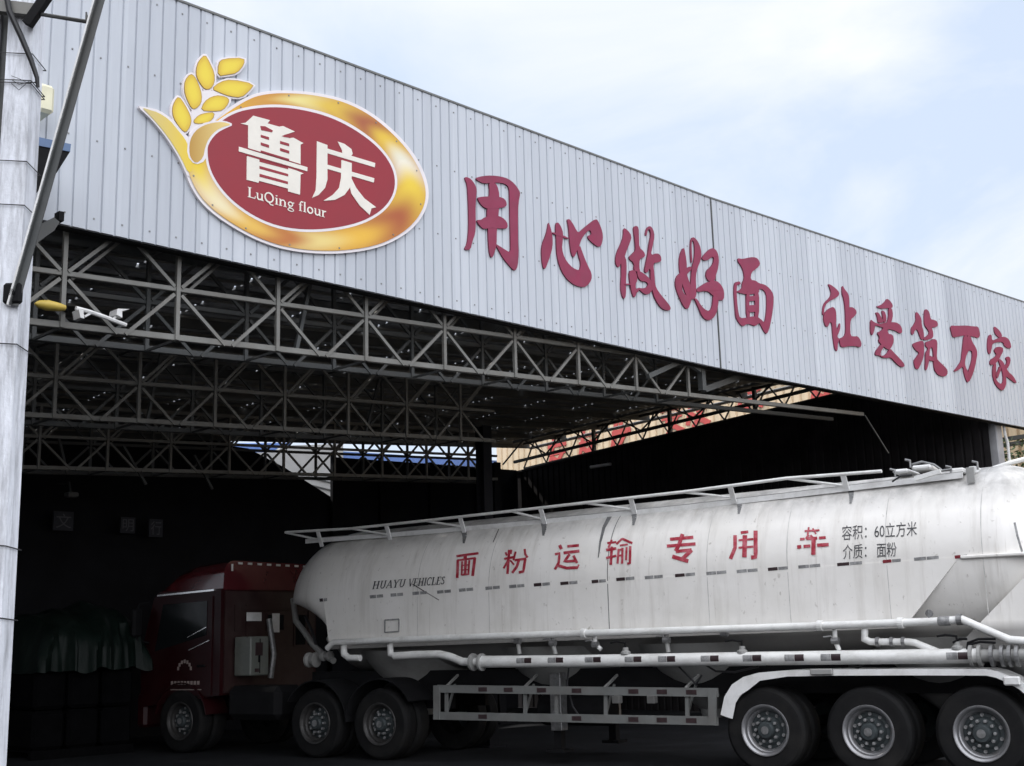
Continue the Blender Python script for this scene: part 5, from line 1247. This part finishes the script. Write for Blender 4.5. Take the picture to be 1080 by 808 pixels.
# door with window, handle, step
door = [(CX0 + .18, .95), (CX1 - .3, .95), (CX1 - .22, 1.8), (CX1 - .52, 2.58), (CX0 + .18, 2.6)]
mb = MB(); mb.prism([Vector((s, -.035, z)) for s, z in door], [Vector((s, -.065, z)) for s, z in door]); dr = mb.build('door', M_red, tk)
win = [(CX0 + .3, 1.95), (CX1 - .38, 1.7), (CX1 - .56, 2.5), (CX0 + .3, 2.52)]
mb = MB(); mb.prism([Vector((s, -.026, z)) for s, z in win], [Vector((s, -.04, z)) for s, z in win]); mb.build('window', M_glass, dr)
mb = MB(); mb.bar((CX0 + .22, -.02, 1.86), (CX0 + .72, -.02, 1.70), .02, .015); mb.bar((CX0 + .3, -.018, 2.08), (CX0 + .75, -.018, 1.92), .015, .012); mb.build('trim_line', M_chrome, dr)
mb = MB(); mb.bbox((CX0 + .3, -.03, 1.42), (CX0 + .5, .0, 1.46), .01); mb.build('handle', M_chassis, dr)
mb = MB()
for k in range(7):
    a = R_(15 + 25 * k); c = Vector((CX0 + .82 - .16 * math.cos(a), -.028, 1.36 + .16 * math.sin(a))); mb.box((c.x - .022, -.033, c.z - .03), (c.x + .022, -.029, c.z + .03))
for k in range(9): mb.box((CX0 + .45 + .08 * k, -.033, 1.13), (CX0 + .505 + .08 * k, -.029, 1.19))
mb.box((CX0 + .4, -.033, 1.04), (CX0 + 1.15, -.029, 1.055)); mb.build('door_lettering', mat('dim_letter', (.32, .26, .24), .6), dr)
ws = [(CX1 + .012, 1.72), (CX1 - .24, 2.56)]
mb = MB(); mb.hexa([(CX1 + .0, -.2, 1.74), (CX1 + .0, -2.3, 1.74), (CX1 - .26, -2.3, 2.58), (CX1 - .26, -.2, 2.58)], [(CX1 + .02, -.2, 1.75), (CX1 + .02, -2.3, 1.75), (CX1 - .24, -2.3, 2.59), (CX1 - .24, -.2, 2.59)]); mb.build('windscreen', M_glass, tk)
mb = MB(); mb.bbox((CX1 - .1, -2.4, .4), (CX1 + .14, -.1, 1.0), .05); mb.build('bumper', M_red, tk)
mb = MB()
for z in (1.1, 1.25, 1.4, 1.55): mb.box((CX1 + .003, -1.9, z), (CX1 + .03, -.6, z + .06))
mb.build('grille', M_chassis, tk)
for y in (-.35, -2.15): mb = MB(); mb.bbox((CX1 + .12, y - .18, .6), (CX1 + .17, y + .18, .82), .03); mb.build('headlight', M_glass, tk)
mb = MB(); mb.bbox((CX1 - .18, .08, 1.95), (CX1 - .05, .28, 2.45), .04); mr_ = mb.build('mirror', M_chassis, tk)
mb = MB(); mb.tube([(CX1 - .2, -.04, 2.55), (CX1 - .12, .12, 2.52), (CX1 - .12, .16, 2.44)], .018, 8); mb.tube([(CX1 - .2, -.04, 1.85), (CX1 - .12, .14, 1.9), (CX1 - .12, .16, 1.96)], .018, 8); mb.build('mirror_arm', M_chassis, mr_)
# rear wall of the cab
RY = CX0
mb = MB(); mb.box((RY - .02, -2.36, .98), (RY, -.14, 2.68)); rwall = mb.build('rear_wall', M_redd, tk)
M_sw = mat('strip_white', (.62, .60, .58), .5)
for k in range(9): mb = MB(); mb.box((RY - .032, -.42 - .235 * k - .1, 3.14), (RY - .02, -.42 - .235 * k, 3.175)); mb.build('reflective_strip', M_sw, fairing)
mb = MB(); mb.box((RY - .032, -.3, 3.02), (RY - .02, -.26, 3.14)); mb.build('reflective_strip', M_sw, fairing)
mb = MB()
for (y0, y1, z0, z1) in ((-.5, -.35, 2.0, 2.45), (-.7, -.62, 1.9, 2.45), (-2.36, -2.2, 1.75, 2.5)): mb.box((RY - .045, y0, z0), (RY - .02, y1, z1))
mb.box((RY - .05, -2.3, 2.36), (RY - .02, -.5, 2.42)); mb.build('wall_rib', M_redd, rwall)
for (y0, y1, z0, z1, m_) in ((-1.55, -1.15, 2.02, 2.28, M_glass), (-2.12, -1.85, 1.75, 2.28, M_glass)):
    mb = MB(); mb.box((RY - .035, y0, z0), (RY - .021, y1, z1)); wn_ = mb.build('window', m_, rwall)
    mb = MB(); mb.box((RY - .045, y0 - .03, z1), (RY - .021, y1 + .03, z1 + .03)); mb.box((RY - .045, y0 - .03, z0 - .03), (RY - .021, y1 + .03, z0)); mb.box((RY - .045, y0 - .03, z0), (RY - .021, y0, z1)); mb.box((RY - .045, y1, z0), (RY - .021, y1 + .03, z1)); mb.build('frame', M_redd, wn_)
for xa, ya, xb, yb2 in ((260, 655, 276, 646), (287, 667, 295, 647)):
    a = at_s(xa, ya, RY - .05); b = at_s(xb, yb2, RY - .05); mb = MB(); mb.box((RY - .05, b.y, a.z), (RY - .047, a.y, b.z)); mb.build('window_light_panel', M_white, rwall)  # white panels painted in for the light showing in the rear windows
# pale cabinet behind the cab
a = at_s(264, 713, RY - .45); b = at_s(284, 671, RY - .45)
mb = MB(); mb.bbox((RY - .45, b.y, a.z), (RY - .06, a.y, b.z), .02); cbx = mb.build('tool_cabinet', M_box, tk)
mb = MB(); ym = a.y + (b.y - a.y) * .48; mb.box((RY - .458, ym - .012, a.z + .04), (RY - .452, ym, b.z - .04)); mb.box((RY - .47, ym - .0, a.z + .22), (RY - .452, ym + .03, a.z + .34)); mb.build('latch', M_chassis, cbx)
mb = MB(); mb.bbox((RY - .46, a.y - .28, b.z - .32), (RY - .451, a.y - .1, b.z - .1), .004); mb.build('label_panel', M_sdark, cbx)
mb = MB(); mb.box((RY - .458, a.y - .2, a.z + .06), (RY - .452, a.y - .1, a.z + .12)); mb.build('sticker', M_sdark, cbx)
mb = MB(); mb.tube([(RY - .3, b.y - .2, 1.2), (RY - .35, b.y - .22, 1.6), (RY - .2, b.y - .25, 2.2)], .05, 10); mb.build('exhaust_pipe', M_valve, tk, True)
# chassis, fuel tank, fifth wheel, fenders
mb = MB()
for y in (-.8, -1.7): mb.box((8.0, y - .05, .72), (13.9, y + .05, 1.0))
mb.build('chassis', M_chassis, tk)
mb = MB(); mb.bbox((11.0, -.75, .55), (12.2, -.1, 1.1), .1); mb.build('fuel_tank', M_chassis, tk)
mb = MB(); mb.lathe([(0, 0), (.45, 0), (.45, .08), (0, .1)], (9.5, TYC, 1.02), 'z', 24); mb.build('fifth_wheel', M_chassis, tk)
for s0 in (8.82, 10.12, 13.17):
    for sd in (1, -1): make_wheel(tk, s0, sd, worn=M_rimt)
def fender(s0, r, a0, a1, y0, y1, name, m):
    mb = MB(); vs = []; k = 16
    for j in range(k + 1):
        a = R_(a0 + (a1 - a0) * j / k); c, s2 = math.cos(a), math.sin(a)
        for rr in (r, r + .02): vs += [(s0 + rr * c, y0, .53 + rr * s2), (s0 + rr * c, y1, .53 + rr * s2)]
    fs = []
    for j in range(k):
        A, B = 4 * j, 4 * j + 4; fs += [(A, A + 1, B + 1, B), (A + 2, B + 2, B + 3, A + 3), (A, B, B + 2, A + 2), (A + 1, A + 3, B + 3, B + 1)]
    fs += [(0, 2, 3, 1), (4 * k, 4 * k + 1, 4 * k + 3, 4 * k + 2)]
    mb.add(vs, fs); return mb.build(name, m, tk, True)
fender(10.12, .64, 30, 178, .02, -.6, 'rear_fender', M_chassis)
fender(8.82, .66, 5, 150, .02, -.6, 'rear_fender', M_chassis)
fender(13.17, .62, 10, 170, .0, -.5, 'front_fender', M_red)

# ================================================================== things in the dark of the hall
q = f_at_v(95, 665, 9.5)
tp = hall('tarp_stack', q.x, 9.5, 0, 'heap of goods under a creased dark green tarpaulin left of the maroon cab', 'tarpaulin')
mb = MB((q.x, 9.5, 0)); a = f_at_v(42, 640, 9.5); b = f_at_v(165, 640, 9.5); nx, ny = 70, 30; vs = []; rr = random.Random(4)
ridge = [650, 646, 647, 639, 642, 634, 638, 638, 648, 658]
for j in range(ny + 1):
    for i in range(nx + 1):
        t = i / nx; k = t * 9; k0 = min(8, int(k)); yy = ridge[k0] + (ridge[k0 + 1] - ridge[k0]) * (k - k0)
        top = f_at_v(42 + 123 * t, yy, 9.5).z; w = j / ny
        an = w * math.pi; lo = 1.42 + .12 * noise.noise(Vector((t * 7, (w > .5) * 3, 2))); z = lo + (top - lo) * (math.sin(an) ** .5 if 0 < w < 1 else 0) * min(1, t / .12, (1 - t) / .12) ** .45
        v = 9.5 + 1.3 - 1.3 * math.cos(an) * (1 + .0 * t)
        fold = .22 * noise.noise(Vector((t * 5, w * 4, 1.3))) + .10 * noise.noise(Vector((t * 13, w * 8, 4.1))) + .04 * noise.noise(Vector((t * 30, w * 14, 7)))
        ex = .10 * math.sin(math.pi * t)
        vs.append((a.x + (b.x - a.x) * t, v + fold * math.cos(an) - ex, z + fold * .45 * math.sin(an)))
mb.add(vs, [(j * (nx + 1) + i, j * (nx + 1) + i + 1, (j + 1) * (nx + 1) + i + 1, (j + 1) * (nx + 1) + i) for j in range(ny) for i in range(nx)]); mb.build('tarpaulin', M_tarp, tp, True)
xs_ = [a.x + .08 + (b.x - a.x - .3) * k / 3 for k in range(4)]
for k in range(3):
    for z0, z1 in ((.15, .78), (.80, 1.44)):
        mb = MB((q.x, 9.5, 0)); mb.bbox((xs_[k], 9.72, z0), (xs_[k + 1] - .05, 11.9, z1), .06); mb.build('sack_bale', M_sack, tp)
mb = MB((q.x, 9.5, 0))
for y in (9.75, 10.7, 11.7): mb.box((xs_[0], y, 0), (xs_[-1], y + .1, .12))
mb.box((xs_[0], 9.75, .12), (xs_[-1], 11.8, .148)); mb.build('pallet', M_sack, tp)
def banner(x0, x1, y0, y1, ch, label):
    a = f_at_v(x0, y1, 12.9); b = f_at_v(x1, y0, 12.9)
    t = hall('wall_banner', a.x, 12.9, a.z, label, 'banner', 'dim signs on the black back wall')
    mb = MB((a.x, 12.9, a.z)); mb.box((a.x, 12.9, a.z), (b.x, 12.95, b.z)); mb.build('board', M_banner, t)
    cu_ = bpy.data.curves.new('t', 'FONT'); cu_.body = ch; ob = bpy.data.objects.new('t', cu_); COL.objects.link(ob); dg = bpy.context.evaluated_depsgraph_get(); me = ob.evaluated_get(dg).to_mesh()
    vs = [v.co.copy() for v in me.vertices]; fs = [tuple(p.vertices) for p in me.polygons]; ob.evaluated_get(dg).to_mesh_clear(); bpy.data.objects.remove(ob)
    xm, x_ = max(v.x for v in vs), min(v.x for v in vs); ym, y_ = max(v.y for v in vs), min(v.y for v in vs)
    mb = MB((a.x, 12.9, a.z)); mb.add([(a.x + (b.x - a.x) * (.12 + .76 * (v.x - x_) / (xm - x_)), 12.894, a.z + (b.z - a.z) * (.12 + .76 * (v.y - y_) / (ym - y_))) for v in vs], fs); mb.build('lettering', M_banchar, t)
banner(56, 78, 540, 559, '文', 'dim board with one faint character, leftmost on the black back wall')
banner(127, 143, 546, 562, '明', 'dim board with one faint character, middle one on the black back wall')
banner(157, 172, 548, 566, '行', 'dim board with one faint character, rightmost on the black back wall')
q = f_at_v(75, 522, 12.5); wl = hall('wall_lamp', q.x, 12.5, q.z, 'small grey lamp head on a bracket before the black back wall', 'lamp')
mb = MB(q); mb.bbox((q.x - .1, 12.4, q.z - .05), (q.x + .12, 12.6, q.z + .05), .02); mb.build('lamp_head', M_guard, wl)
mb = MB(q); mb.tube([(q.x, 12.5, q.z), (q.x, 12.6, q.z + .25), (q.x, 13.28, q.z + .3)], .02, 8); mb.build('bracket', M_steel_d, wl)
